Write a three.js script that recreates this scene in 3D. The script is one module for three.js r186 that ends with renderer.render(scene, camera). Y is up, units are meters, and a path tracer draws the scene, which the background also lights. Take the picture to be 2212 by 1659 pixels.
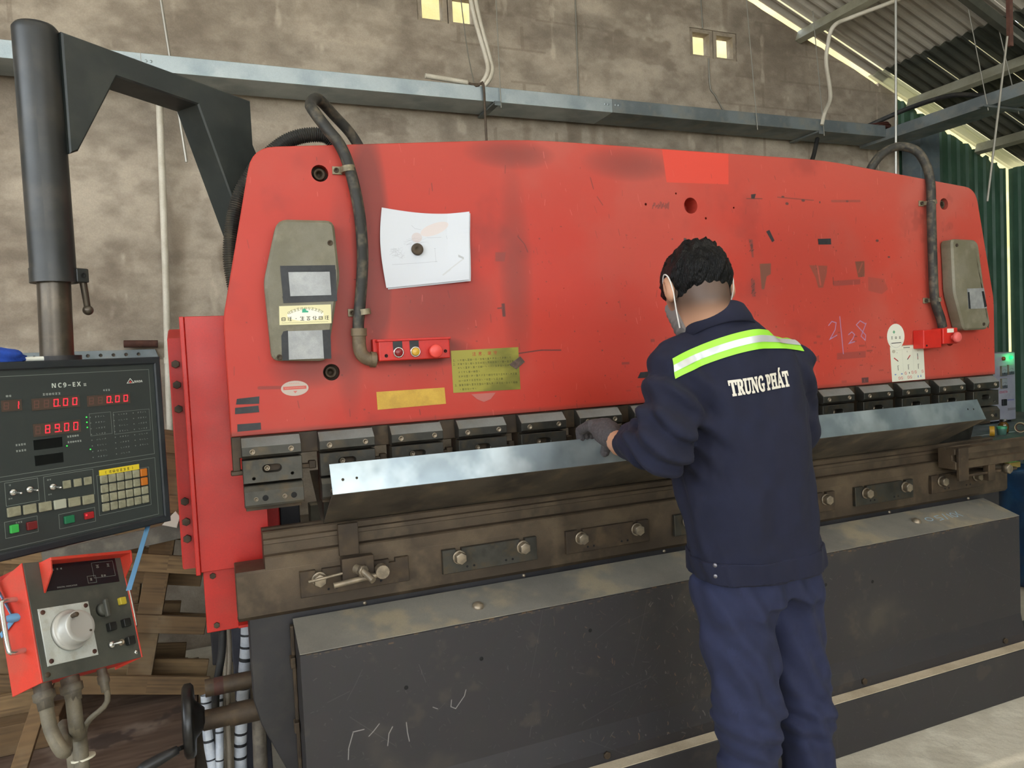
import * as THREE from 'three';
import { RoundedBoxGeometry } from 'three/addons/geometries/RoundedBoxGeometry.js';
import { mergeGeometries } from 'three/addons/utils/BufferGeometryUtils.js';

// ---------------------------------------------------------------- camera, sky, sun, exposure
const V = (x, y, z) => new THREE.Vector3(x, y, z);
const scene = new THREE.Scene();
const camera = new THREE.PerspectiveCamera(2 * Math.atan(829.5 / 1594) * 180 / Math.PI, 2212 / 1659, 0.05, 200);
camera.position.set(-0.0437, 1.4529, 2.1257);
camera.quaternion.setFromRotationMatrix(new THREE.Matrix4().makeBasis(
  V(0.92374, -0.04738, 0.38007), V(0.06097, 0.99786, -0.02378), V(-0.37813, 0.04514, 0.92465)));
const renderer = new THREE.WebGLRenderer();
renderer.toneMapping = THREE.LinearToneMapping;
renderer.toneMappingExposure = 1.08;
renderer.shadowMap.enabled = true;

// a hazy bright tropical sky: pale near the horizon, bluer overhead
{
  const w = 128, h = 64, d = new Float32Array(w * h * 4);
  for (let j = 0; j < h; j++) {
    const e = Math.max(0, ((j + 0.5) / h - 0.5) * 2);
    const t = Math.pow(e, 0.55);
    for (let i = 0; i < w; i++) {
      const k = (j * w + i) * 4;
      d[k] = 1.02 - 0.42 * t; d[k + 1] = 1.04 - 0.28 * t; d[k + 2] = 1.0 - 0.02 * t; d[k + 3] = 1;
    }
  }
  const sky = new THREE.DataTexture(d, w, h, THREE.RGBAFormat, THREE.FloatType);
  sky.mapping = THREE.EquirectangularReflectionMapping; sky.magFilter = THREE.LinearFilter; sky.needsUpdate = true;
  scene.background = sky; scene.environment = sky;
  scene.backgroundIntensity = 6; scene.environmentIntensity = 6;
}
const sun = new THREE.DirectionalLight(new THREE.Color(1, 0.93, 0.8), 14);
sun.position.set(8, 13, 3.5); sun.target.position.set(1, 0, 2); sun.castShadow = true;
Object.assign(sun.shadow.camera, { left: -14, right: 14, top: 14, bottom: -14, near: 1, far: 40 });
sun.shadow.mapSize.set(2048, 2048);
scene.add(sun, sun.target);

// ---------------------------------------------------------------- random numbers and noise
let seed = 7;
const rnd = () => { seed = (seed * 1664525 + 1013904223) >>> 0; return seed / 4294967296; };
const rr = (a, b) => a + (b - a) * rnd();
const hash = (x, y, s) => { let n = (x * 374761393 + y * 668265263 + s * 974634757) | 0; n = Math.imul(n ^ (n >>> 13), 1274126177); return ((n ^ (n >>> 16)) >>> 0) / 4294967296; };
function vnoise(x, y, p, s) {           // value noise, period p
  const xi = Math.floor(x), yi = Math.floor(y), fx = x - xi, fy = y - yi;
  const u = fx * fx * (3 - 2 * fx), v = fy * fy * (3 - 2 * fy), m = (a) => ((a % p) + p) % p;
  const a = hash(m(xi), m(yi), s), b = hash(m(xi + 1), m(yi), s), c = hash(m(xi), m(yi + 1), s), d = hash(m(xi + 1), m(yi + 1), s);
  return a + (b - a) * u + (c - a) * v + (a - b - c + d) * u * v;
}
function fbm(u, v, base, oct, s) { let t = 0, a = 0.5, n = 0; for (let o = 0; o < oct; o++) { const p = base << o; t += a * vnoise(u * p, v * p, p, s + o * 17); n += a; a *= 0.55; } return t / n; }
const clamp = (x, a = 0, b = 1) => Math.min(b, Math.max(a, x));
const sstep = (a, b, x) => { const t = clamp((x - a) / (b - a)); return t * t * (3 - 2 * t); };
const mixc = (a, b, t) => [a[0] + (b[0] - a[0]) * t, a[1] + (b[1] - a[1]) * t, a[2] + (b[2] - a[2]) * t];
const hex = (h) => [(h >> 16) & 255, (h >> 8) & 255, h & 255];

// ---------------------------------------------------------------- textures
function dataTex(n, fn, srgb, size = 1) {          // tileable n x n, size metres across
  const d = new Uint8Array(n * n * 4);
  for (let j = 0; j < n; j++) for (let i = 0; i < n; i++) {
    const c = fn((i + 0.5) / n, (j + 0.5) / n, i, j), k = (j * n + i) * 4;
    if (typeof c === 'number') d[k] = d[k + 1] = d[k + 2] = clamp(c) * 255; else { d[k] = clamp(c[0], 0, 255); d[k + 1] = clamp(c[1], 0, 255); d[k + 2] = clamp(c[2], 0, 255); }
    d[k + 3] = 255;
  }
  const t = new THREE.DataTexture(d, n, n, THREE.RGBAFormat);
  t.wrapS = t.wrapT = THREE.RepeatWrapping; t.magFilter = THREE.LinearFilter; t.minFilter = THREE.LinearMipmapLinearFilter; t.generateMipmaps = true;
  if (srgb) t.colorSpace = THREE.SRGBColorSpace;
  t.repeat.set(1 / size, 1 / size); t.needsUpdate = true;
  return t;
}
function canvas(w, h, draw) {
  const c = document.createElement('canvas'); c.width = w; c.height = h; draw(c.getContext('2d'), w, h); return c;
}
function canvasTex(w, h, draw, srgb = true) {
  const t = new THREE.CanvasTexture(canvas(w, h, draw));
  if (srgb) t.colorSpace = THREE.SRGBColorSpace; t.magFilter = THREE.LinearFilter; t.anisotropy = 8; return t;
}
const std = (name, o) => { const m = new THREE.MeshStandardMaterial(o); m.name = name; return m; };
const ROUGH = dataTex(256, (u, v) => 0.82 + (fbm(u, v, 5, 5, 900) - 0.5) * 0.5, false, 0.45);
const BUMP = dataTex(256, (u, v) => fbm(u, v, 10, 5, 901), false, 0.35);
// worn surface: two tones, blotches of dust and fine specks; gloss and relief follow
function worn(name, c1, c2, dust, o = {}) {
  const { size = 0.6, n = 256, amt = 0.5, rough = 0.6, metal = 0, stretch = 1, bump = 0, base = 4, speck = 0.03, rv = 0.15 } = o, s = Math.floor(rnd() * 1000);
  const A = hex(c1), B = hex(c2), D = hex(dust);
  const f = (u, v) => { const a = fbm(u * stretch % 1, v, base, 5, s), b = fbm(u, v, base * 2, 4, s + 50); return [a, b]; };
  const map = dataTex(n, (u, v, i, j) => {
    const [a, b] = f(u, v); let c = mixc(A, B, sstep(0.3, 0.7, a)); c = mixc(c, D, amt * sstep(0.45, 0.8, b));
    const h = hash(i, j, s) - 0.5; return c.map((x) => x * (1 + h * speck * 2));
  }, true, size);
  const p = { map, roughnessMap: ROUGH, roughness: rough * 1.22, metalness: metal };
  if (bump) { p.bumpMap = BUMP; p.bumpScale = bump; }
  return std(name, p);
}

// ---------------------------------------------------------------- objects
const used = new Map();
const numbered = (name) => { const n = used.get(name) || 0; used.set(name, n + 1); return n ? name + '_' + String(n).padStart(3, '0') : name; };
const base = new WeakMap();
function add(o, parent) { o.castShadow = o.receiveShadow = true; parent.add(o); return o; }
function tag(o, label, category, group) { o.userData.label = label; o.userData.category = category; if (group) o.userData.group = group; return o; }
function thing(name, label, category, at = V(0, 0, 0), group) {
  const g = new THREE.Group(); g.name = numbered(name); g.position.copy(at); base.set(g, at.clone()); scene.add(g); return tag(g, label, category, group);
}
// a part: geometry is written in world metres and moved into its thing
function part(name, geo, mat, parent, o = {}) {
  if (Array.isArray(geo)) geo = join(geo);
  if (!o.uv) uvBox(geo);
  let g = parent; while (g && !base.has(g)) g = g.parent;
  const b = g && !o.local ? base.get(g) : null;
  if (b && b.lengthSq()) geo.translate(-b.x, -b.y, -b.z);
  const m = new THREE.Mesh(geo, mat); m.name = name; if (o.label) m.userData.label = o.label; return add(m, parent);
}
function single(name, geo, mat, label, category, o = {}) {
  if (Array.isArray(geo)) geo = join(geo);
  if (!o.uv) uvBox(geo);
  geo.computeBoundingBox(); const bb = geo.boundingBox, c = V((bb.min.x + bb.max.x) / 2, bb.min.y, (bb.min.z + bb.max.z) / 2);
  geo.translate(-c.x, -c.y, -c.z);
  const m = new THREE.Mesh(geo, mat); m.name = numbered(name); m.position.copy(c); base.set(m, c); add(m, scene); return tag(m, label, category, o.group);
}
function struct(name, geo, mat, parent = scene, o = {}) {
  if (Array.isArray(geo)) geo = join(geo);
  if (!o.uv) uvBox(geo);
  const m = new THREE.Mesh(geo, mat); m.name = parent === scene ? numbered(name) : name; if (parent === scene) m.userData.kind = 'structure'; return add(m, parent);
}
function uvBox(g) {                                   // uv in metres, by the face's main direction
  if (g.index) { const t = g.toNonIndexed(); g.index = null; for (const k in t.attributes) g.setAttribute(k, t.attributes[k]); }
  const p = g.attributes.position, n = p.count, uv = new Float32Array(n * 2);
  if (!g.attributes.normal) g.computeVertexNormals();
  const a = V(), b = V(), c = V(), e = V();
  for (let i = 0; i < n; i += 3) {
    a.fromBufferAttribute(p, i); b.fromBufferAttribute(p, i + 1); c.fromBufferAttribute(p, i + 2);
    e.subVectors(b, a).cross(c.clone().sub(a)); const x = Math.abs(e.x), y = Math.abs(e.y), z = Math.abs(e.z);
    [a, b, c].forEach((q, k) => { const o = (i + k) * 2; if (z >= x && z >= y) { uv[o] = q.x; uv[o + 1] = q.y; } else if (x >= y) { uv[o] = q.z; uv[o + 1] = q.y; } else { uv[o] = q.x; uv[o + 1] = q.z; } });
  }
  g.setAttribute('uv', new THREE.BufferAttribute(uv, 2)); return g;
}
function join(list) { return mergeGeometries(list.map((g) => { const t = g.index ? g.toNonIndexed() : g; for (const k of Object.keys(t.attributes)) if (!['position', 'normal', 'uv'].includes(k)) t.deleteAttribute(k); return t; })); }

// ---------------------------------------------------------------- shapes
const box = (x0, x1, y0, y1, z0, z1, r = 0.003) => {
  const w = x1 - x0, h = y1 - y0, d = z1 - z0, q = Math.min(r, w / 2.2, h / 2.2, d / 2.2);
  const g = q > 0 ? new RoundedBoxGeometry(w, h, d, 1, q) : new THREE.BoxGeometry(w, h, d);
  return g.translate((x0 + x1) / 2, (y0 + y1) / 2, (z0 + z1) / 2);
};
const between = (g, a, b) => { const d = b.clone().sub(a); g.applyQuaternion(new THREE.Quaternion().setFromUnitVectors(V(0, 1, 0), d.clone().normalize())); return g.translate((a.x + b.x) / 2, (a.y + b.y) / 2, (a.z + b.z) / 2); };
const rod = (a, b, r, seg = 16, r2 = r) => between(new THREE.CylinderGeometry(r2, r, a.distanceTo(b), seg), a, b);
const tube = (pts, r, seg = 60, rad = 10, closed = false) => new THREE.TubeGeometry(new THREE.CatmullRomCurve3(pts, closed, 'catmullrom', 0.5), seg, r, rad, closed);
const lathe = (prof, a, dir, seg = 24) => { const g = new THREE.LatheGeometry(prof.map(([r, y]) => new THREE.Vector2(Math.max(r, 1e-5), y)), seg); g.applyQuaternion(new THREE.Quaternion().setFromUnitVectors(V(0, 1, 0), dir.clone().normalize())); return g.translate(a.x, a.y, a.z); };
const shape = (pts, holes = []) => { const s = new THREE.Shape(pts.map(([x, y]) => new THREE.Vector2(x, y))); for (const h of holes) s.holes.push(h); return s; };
const circ = (x, y, r, n = 24) => { const p = new THREE.Path(); for (let i = 0; i <= n; i++) { const t = -i / n * Math.PI * 2; i ? p.lineTo(x + r * Math.cos(t), y + r * Math.sin(t)) : p.moveTo(x + r * Math.cos(t), y + r * Math.sin(t)); } return p; };
const slot = (x, y, hl, r) => { const p = new THREE.Path(), n = 8; let f = 1; for (const [cx, t0] of [[x + hl, Math.PI / 2], [x - hl, -Math.PI / 2]]) for (let i = 0; i <= n; i++) { const t = t0 - i / n * Math.PI; f ? p.moveTo(cx + r * Math.cos(t), y + r * Math.sin(t)) : p.lineTo(cx + r * Math.cos(t), y + r * Math.sin(t)); f = 0; } p.closePath(); return p; };
function rounded(pts, r, n = 4) {                      // polygon with rounded corners; r a number or one per corner
  const out = [], N = pts.length;
  pts.forEach((p, i) => {
    const q = typeof r === 'number' ? r : r[i], P = new THREE.Vector2(...p), A = new THREE.Vector2(...pts[(i + N - 1) % N]).sub(P), B = new THREE.Vector2(...pts[(i + 1) % N]).sub(P);
    if (!q) { out.push(p); return; }
    const a = P.clone().addScaledVector(A.normalize(), q), b = P.clone().addScaledVector(B.normalize(), q);
    for (let k = 0; k <= n; k++) { const t = k / n; out.push([(1 - t) ** 2 * a.x + 2 * t * (1 - t) * P.x + t * t * b.x, (1 - t) ** 2 * a.y + 2 * t * (1 - t) * P.y + t * t * b.y]); }
  });
  return out;
}
// xy outline, z0 back to z1 front; bevel b
const plate = (pts, z0, z1, b = 0.002, holes = []) => new THREE.ExtrudeGeometry(pts instanceof THREE.Shape ? pts : shape(pts, holes), { depth: z1 - z0 - 2 * b, bevelEnabled: b > 0, bevelThickness: b, bevelSize: b, bevelOffset: -b, bevelSegments: 1, curveSegments: 10 }).translate(0, 0, z0 + b);
// (z, y) profile swept along x
const bar = (prof, x0, x1, b = 0) => { const g = new THREE.ExtrudeGeometry(shape(prof.map(([z, y]) => [-z, y])), { depth: x1 - x0 - 2 * b, bevelEnabled: b > 0, bevelThickness: b, bevelSize: b, bevelOffset: -b, bevelSegments: 1 }); return g.rotateY(Math.PI / 2).translate(x0 + b, 0, 0); };
const hexHead = (c, r, h, dir = V(0, 0, 1)) => lathe([[0, 0], [r, 0], [r, h * 0.86], [r * 0.86, h], [0, h]], c, dir, 6);
// socket cap screw: ring head with a hexagonal well
const capScrew = (c, r, h, dir = V(0, 0, 1)) => lathe([[r, 0], [r, h * 0.9], [r * 0.9, h], [r * 0.52, h], [r * 0.52, h * 0.25], [0, h * 0.25]], c, dir, 18);
const sphere = (c, r, sx = 1, sy = 1, sz = 1, n = 16) => new THREE.SphereGeometry(r, n, n * 0.75).scale(sx, sy, sz).translate(c.x, c.y, c.z);
// flat print: a thin plate with a texture over its front face
function printed(pts, z, t = 0.001) {                  // pts: 4 corners tl, tr, br, bl in xy
  const P = [], U = [], q = [[0, 1], [1, 1], [1, 0], [0, 0]], N = 8;
  const at = (u, v) => { const [a, b, c, d] = pts, f = (i) => (a[i] * (1 - u) + b[i] * u) * v + (d[i] * (1 - u) + c[i] * u) * (1 - v); return [f(0), f(1)]; };
  const quad = (a, b, c, d, ua, ub, uc, ud) => { P.push(...a, ...b, ...c, ...a, ...c, ...d); U.push(...ua, ...ub, ...uc, ...ua, ...uc, ...ud); };
  quad([...pts[3], z], [...pts[2], z], [...pts[1], z], [...pts[0], z], q[3], q[2], q[1], q[0]);
  for (let i = 0; i < 4; i++) { const a = pts[i], b = pts[(i + 1) % 4], ua = q[i], ub = q[(i + 1) % 4]; quad([...a, z], [...b, z], [...b, z - t], [...a, z - t], ua, ub, ub, ua); }
  const g = new THREE.BufferGeometry(); g.setAttribute('position', new THREE.Float32BufferAttribute(P, 3)); g.setAttribute('uv', new THREE.Float32BufferAttribute(U, 2)); g.computeVertexNormals(); return g;
}
// ================================================================ materials
const M = {};
M.concreteFloor = worn('dusty_concrete', 0xbcb4a2, 0xcac2b0, 0xd6cfbd, { size: 1.2, n: 512, amt: 0.8, rough: 0.9, bump: 0.004, base: 6 });
M.galv = worn('galvanised_steel', 0xa9b4b8, 0x93a0a6, 0xc2c8c8, { size: 0.5, rough: 0.42, metal: 0.75, amt: 0.3, base: 3 });
M.galvDull = worn('dull_galvanised', 0x7d8587, 0x6a7274, 0x8d8a80, { size: 0.5, rough: 0.6, metal: 0.4, amt: 0.5 });
M.steelBlueGrey = worn('blue_grey_paint', 0x59656a, 0x4b565a, 0x77776e, { size: 0.6, rough: 0.6, amt: 0.4 });
M.fibro = worn('grey_roof_sheet', 0xb0a99c, 0xa49d90, 0xbab3a6, { size: 2.0, rough: 0.9, amt: 0.4, speck: 0.015 });
M.fibroDark = worn('dirty_roof_sheet', 0x504f44, 0x3c3e35, 0x66634f, { size: 1.4, rough: 0.9, amt: 0.5 });
M.greenSheet = worn('green_painted_sheet', 0x2f4d3c, 0x3a5a47, 0x586858, { size: 0.9, rough: 0.55, amt: 0.45 });
M.purlin = worn('purlin_steel', 0x9a9784, 0x8a8774, 0xaba793, { size: 0.5, rough: 0.6, metal: 0.1, amt: 0.4 });
M.pvc = worn('white_pvc', 0xcfc8b8, 0xc2baa8, 0xa89f8b, { size: 0.4, n: 128, rough: 0.5, amt: 0.3 });
M.outerRender = worn('cream_render', 0x9a8c5c, 0x8c8052, 0xaaa078, { size: 2, rough: 0.9 });
M.ventBlock = worn('vent_block_cement', 0x9a8d7a, 0x85796a, 0xb0a38e, { size: 0.3, n: 128, rough: 0.95, bump: 0.003 });
M.addedFibreglass = new THREE.MeshPhysicalMaterial({ color: new THREE.Color(0.78, 0.75, 0.7), roughness: 0.9, transmission: 0.55, thickness: 0 }); M.addedFibreglass.name = 'added_skylight_fibreglass';
M.oldFibreglass = new THREE.MeshPhysicalMaterial({ color: new THREE.Color(0.5, 0.49, 0.36), roughness: 0.95, transmission: 0.35, thickness: 0 }); M.oldFibreglass.name = 'yellowed_fibreglass';
M.wire = std('dull_wire', { color: 0x8d8a80, roughness: 0.5, metalness: 0.6 });
M.rust = worn('rusty_steel', 0x4a2c22, 0x3c2219, 0x5d3d2e, { size: 0.2, n: 128, rough: 0.85 });
M.rubber = worn('black_rubber', 0x1d1d1c, 0x262524, 0x4d463b, { size: 0.3, n: 128, rough: 0.6, amt: 0.55 });

// stained cement render: broad warm and grey clouds, pale patches, faint block courses and drips
M.plaster = (() => {
  const W = 1536, H = 960, d = new Uint8Array(W * H * 4), b = new Uint8Array(W * H * 4);
  const patches = []; for (let i = 0; i < 190; i++) patches.push([rnd(), rnd(), rr(0.01, 0.045), rr(0.008, 0.03), rr(-1, 1), rr(0.3, 1)]);
  for (let j = 0; j < H; j++) for (let i = 0; i < W; i++) {
    const u = i / W, v = j / H, x = u * 6.4, y = v * 4;
    const a = fbm(u, v, 5, 6, 11), c = fbm(u, v, 14, 5, 31), g = fbm(u, v, 70, 4, 55), e = fbm(u * 4 % 1, v, 16, 4, 71);
    let col = mixc([133, 121, 106], [177, 165, 148], sstep(0.3, 0.7, a * 0.5 + c * 0.35 + g * 0.15));
    col = mixc(col, [109, 99, 87], 0.42 * sstep(0.52, 0.72, fbm(u, v, 9, 5, 91)));
    for (const p of patches) { const dx = Math.abs(u - p[0]) / p[2], dy = Math.abs(v - p[1]) / p[3]; if (dx < 1.3 && dy < 1.3) { const k = (1 - sstep(0.85, 1.05, Math.max(dx, dy) + (g - 0.5) * 0.7 + (c - 0.5) * 0.8)) * 0.3 * p[5]; col = mixc(col, p[4] > 0.1 ? [206, 191, 170] : [106, 93, 79], k); } }
    col = mixc(col, g > 0.5 ? [196, 182, 162] : [92, 80, 68], Math.min(0.18, Math.abs(g - 0.5) * 0.7));
    const row = Math.floor(y / 0.19), fx = (x + (row % 2) * 0.2) % 0.4, fy = y % 0.19, joint = Math.min(fx, 0.4 - fx) < 0.012 || fy < 0.012;
    if (joint && fbm(u, v, 7, 3, 131) > 0.55) col = mixc(col, [108, 95, 81], 0.3);
    const drip = sstep(0.6, 0.78, fbm(u * 1 % 1, v * 0.25 % 1, 64, 2, 151)) * sstep(0.5, 0.7, fbm(u, v, 6, 3, 161));
    col = mixc(col, [104, 90, 75], drip * 0.4);
    col = mixc(col, [220, 207, 186], sstep(0.7, 0.82, e) * 0.35);
    const k = (j * W + i) * 4, h = 1 + (hash(i, j, 3) - 0.5) * 0.07;
    for (let q = 0; q < 3; q++) d[k + q] = clamp(col[q] * h, 0, 255); d[k + 3] = 255;
    const bb = clamp(0.5 * c + 0.4 * g + 0.1 * hash(i, j, 5)); b[k] = b[k + 1] = b[k + 2] = bb * 255; b[k + 3] = 255;
  }
  const mk = (arr, s) => { const t = new THREE.DataTexture(arr, W, H, THREE.RGBAFormat); t.wrapS = t.wrapT = THREE.RepeatWrapping; t.magFilter = THREE.LinearFilter; if (s) t.colorSpace = THREE.SRGBColorSpace; t.repeat.set(1 / 6.4, 1 / 4); t.needsUpdate = true; return t; };
  return std('stained_cement_render', { map: mk(d, true), bumpMap: mk(b), bumpScale: 0.01, roughness: 0.95 });
})();

// ================================================================ the room
const WZ = -1.97, roofY = (x) => 3.74 - 0.39 * (x - 3.6), RX = 6.09, LX = -5, FZ = 8.2;
struct('floor', box(LX - 0.2, RX + 0.2, -0.2, 0, -2.2, FZ + 0.2, 0), M.concreteFloor);
struct('ground_outside', [box(-30, 30, -0.4, -0.2, -14, 40, 0)], worn('outside_ground', 0xa39c8c, 0x948c7a, 0xb5ad9a, { size: 4, rough: 0.95 }));
{ // back wall with two pairs of vent openings, its top following the roof
  const vents = [[1.163, 1.53, 3.34, 3.53], [3.008, 3.392, 3.335, 3.52]].map(([a, b, c, e]) => { const p = new THREE.Path(); p.moveTo(a, c); p.lineTo(a, e); p.lineTo(b, e); p.lineTo(b, c); p.closePath(); return p; });
  const top = [[LX, roofY(LX) - 0.035], [LX, 0], [4.87, 0], [4.87, roofY(4.87) - 0.002], [4.69, roofY(4.69) - 0.002]];
  const edge = []; for (let x = 4.69; x > 3; x -= 0.06) edge.push([x, roofY(x) - 0.024 + (rnd() - 0.5) * 0.012]);
  const wall = struct('wall_back', plate([...top, ...edge, [3, roofY(3) - 0.024]], WZ - 0.1, WZ, 0, vents), M.plaster);
  struct('pier', box(4.66, 4.872, 0, roofY(4.87) - 0.004, WZ - 0.1, WZ + 0.012, 0.006), M.plaster, wall);
  [[1.163, 1.53, 3.34, 3.53], [3.008, 3.392, 3.335, 3.52]].forEach(([a, b, c, e]) => {
    const w = new THREE.Group(); w.name = 'window_' + (a < 2 ? 1 : 2); w.userData.kind = 'structure'; scene.add(w);
    const n = 2, s = (b - a) / n;
    for (let k = 0; k < n; k++) { // a hollow cement block: square rim narrowing to the back, rough inner faces
      const x0 = a + k * s + 0.003, x1 = x0 + s - 0.006, t = 0.026, f = (u) => V(0, 0, 0);
      const rim = new THREE.Path(); rim.moveTo(x0 + t, c + t * 0.6); rim.lineTo(x0 + t, e - t); rim.lineTo(x1 - t, e - t); rim.lineTo(x1 - t, c + t * 0.6); rim.closePath();
      struct('vent_block', plate([[x0, c], [x1, c], [x1, e], [x0, e]], WZ - 0.075, WZ - 0.006, 0.002, [rim]), M.ventBlock, w);
    }
  });
  // thin cracks running down from the vents
}
// green ribbed sheets: closing the corner behind the machine and forming the right wall
function ribbed(len, height, pitch, depth, topFn, gap = 0) {   // in local x (len) and y, relief towards +z
  const pts = [], t = 0.0015; for (let x = 0; x < len; x += pitch) for (const [f, h] of [[0, 0], [0.38, 0], [0.5, 1], [0.86, 1]]) { const q = x + f * pitch; if (q < len) pts.push([q, h * depth]); }
  pts.push([len, 0]);
  const P = [], quad = (a, b, c, e) => P.push(...a, ...b, ...c, ...a, ...c, ...e);
  for (let i = 0; i + 1 < pts.length; i++) { const [x0, z0] = pts[i], [x1, z1] = pts[i + 1], h0 = topFn(x0), h1 = topFn(x1);
    quad([x0, 0, z0], [x1, 0, z1], [x1, h1, z1], [x0, h0, z0]); quad([x1, 0, z1 - t], [x0, 0, z0 - t], [x0, h0, z0 - t], [x1, h1, z1 - t]);
    quad([x0, h0, z0], [x1, h1, z1], [x1, h1, z1 - t], [x0, h0, z0 - t]); }
  const g = new THREE.BufferGeometry(); g.setAttribute('position', new THREE.Float32BufferAttribute(P, 3)); g.computeVertexNormals(); return g;
}
{
  const wb = new THREE.Group(); wb.name = 'wall_back_green'; wb.userData.kind = 'structure'; scene.add(wb);
  struct('wall_sheet', ribbed(1.19, 3, 0.1, 0.018, (x) => roofY(4.875 + x) - 0.03 - 0.02 * ((x * 17 | 0) % 2)).translate(4.875, 0, WZ), M.greenSheet, wb);
  const wr = new THREE.Group(); wr.name = 'wall_right'; wr.userData.kind = 'structure'; scene.add(wr);
  for (let k = 0; k < 10; k++) struct('wall_sheet', ribbed(1.02, 3, 0.1, 0.018, () => 2.74 + (k % 2) * 0.012).rotateY(-Math.PI / 2).translate(RX, 0, WZ + 0.02 + k * 1.02), M.greenSheet, wr);
  struct('wall_left', [box(LX - 0.2, LX, 0, 6.9, -2.17, 0.2, 0), box(LX - 0.2, LX, 0, 2.0, 0.2, FZ, 0)], M.plaster);  // unseen; low part added so that light enters from higher up
  struct('lintel_left', box(LX - 0.2, LX, 5.2, 6.9, 0.2, FZ, 0), M.plaster);
  struct('wall_front', plate([[LX, 4.2], [2.38, 4.2], [-3.2, roofY(-3.2)], [LX, roofY(-3.2)]], FZ, FZ + 0.15, 0), M.plaster);
  struct('added_wall_front_low', [box(LX, -1.8, 0, 2.5, FZ, FZ + 0.15, 0), box(0.6, RX, 0, 2.5, FZ, FZ + 0.15, 0)], M.plaster);  // unseen half wall, added and raised to cut the low frontal light
  struct('added_outer_wall', box(-6, 14, -0.2, 5.6, -4.9, -4.7, 0), M.outerRender);  // added outside wall, there to show bright yellow through the vents
}
{ // roof: corrugated sheets laid down the slope, each a piece of its own; purlins under them
  const ceil = new THREE.Group(); ceil.name = 'ceiling'; ceil.userData.kind = 'structure'; scene.add(ceil);
  const ang = Math.atan(0.39), sheet = (x0, x1, z0, z1, mat, lift = 0, ragged = 0) => {
    const pitch = 0.076, d = 0.02, top = [], bot = []; const n = Math.max(2, Math.round((z1 - z0) / pitch * 6));
    for (let i = 0; i <= n; i++) { const z = z0 + (z1 - z0) * i / n, y = d * 0.5 * (1 + Math.cos(z / pitch * 2 * Math.PI)); top.push([z, y + 0.005]); bot.push([z, y]); }
    const g = bar([...bot, ...top.reverse()], 0, (x1 - x0) / Math.cos(ang)).rotateZ(-ang).translate(x0, roofY(x0) + lift, 0);
    return struct('roof_sheet', g, mat, ceil);
  };
  sheet(-3.2, 4.70, -1.968, -1.857, M.fibro); let z = -1.8545; for (let k = 0; k < 11; k++, z += 0.92) sheet(-3.2 + rr(0, 0.05), 4.66 + rr(0, 0.04), z, z + 0.918, k === 3 || k === 4 || k === 6 || k === 8 ? M.addedFibreglass : M.fibro, 0.012);  // translucent ones are unseen, added as skylights for light from above
  z = -1.99; for (let k = 0; k < 34; k++) { const w = k < 1 ? 0.15 : 0.3; sheet(4.6, 6.24, z, z + w - 0.004, k === 0 || k === 8 || k === 17 || k === 25 ? M.oldFibreglass : M.fibroDark, -0.004); z += w; }
  for (let k = 0; k < 11; k++) struct('roof_sheet', (() => { const a = k * 0.95 - 2.1; return box(-6, -3.15, 0, 0.02, a, a + 0.95, 0).rotateZ(0).applyMatrix4(new THREE.Matrix4().makeTranslation(0, 0, 0)); })().translate(0, roofY(-3.2) + 0.02, 0), M.fibro, ceil);
  for (const [x, z0] of [[5.708, -1.93], [4.966, -1.93], [3.95, -1.97], [2.9, -1.97], [1.8, -1.97], [0.7, -1.97], [-0.4, -1.97], [-1.5, -1.97]])
    struct('purlin', box(-0.025, 0.025, -0.075, 0.0, z0, FZ, 0.004).rotateZ(-ang).translate(x, roofY(x) - 0.012, 0), M.purlin, ceil);
  for (const zz of [-0.97, 2.2, 5.4]) struct('rafter', bar([[zz - 0.02, -0.06], [zz + 0.02, -0.06], [zz + 0.02, 0], [zz - 0.02, 0]], 0, 9.2).rotateZ(-ang).translate(-2.4, roofY(-2.4) - 0.02, 0), M.fibroDark, ceil);
  struct('trim_1', [box(4.875, 5.075, 0, 2.95, -1.94, -1.78, 0.004)], M.steelBlueGrey);
}
// ================================================================ press brake
M.redSide = worn('red_paint', 0xb8261d, 0xa82019, 0x9a5247, { size: 0.9, rough: 0.5, amt: 0.3, base: 3 });
M.redGloss = worn('bright_red_paint', 0xc9281c, 0xbb241b, 0xa84c40, { size: 0.5, rough: 0.42, amt: 0.2, base: 3 });
M.toolSteel = worn('oiled_tool_steel', 0x4f4d47, 0x3d3c37, 0x5f513e, { size: 0.25, rough: 0.42, metal: 0.7, amt: 0.6 });
M.paleSteel = worn('pale_steel', 0x767976, 0x656763, 0x756a56, { size: 0.3, rough: 0.5, metal: 0.2, amt: 0.4 });
M.brownSteel = worn('rust_brown_steel', 0x4e4030, 0x3b3127, 0x64533e, { size: 0.3, rough: 0.62, metal: 0.35, amt: 0.6, bump: 0.0004 });
M.dieSteel = worn('dusty_die_steel', 0x584a3a, 0x43382c, 0x6f5f4a, { size: 0.5, rough: 0.55, metal: 0.35, amt: 0.6, bump: 0.0004 });
M.boltSteel = worn('worn_bolt_steel', 0x9b8d79, 0x7f7464, 0xa99a80, { size: 0.1, n: 128, rough: 0.4, metal: 0.6, amt: 0.5 });
M.darkHole = std('oily_black_hole', { color: 0x0b0a09, roughness: 0.8 });
M.castGrey = worn('grey_cast_cover', 0x75705f, 0x68634f, 0x8b8470, { size: 0.3, rough: 0.5, amt: 0.4 });
M.blackPaint = worn('black_machine_paint', 0x2e2c2e, 0x272527, 0x443f36, { size: 0.5, rough: 0.5, amt: 0.35 });
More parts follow.
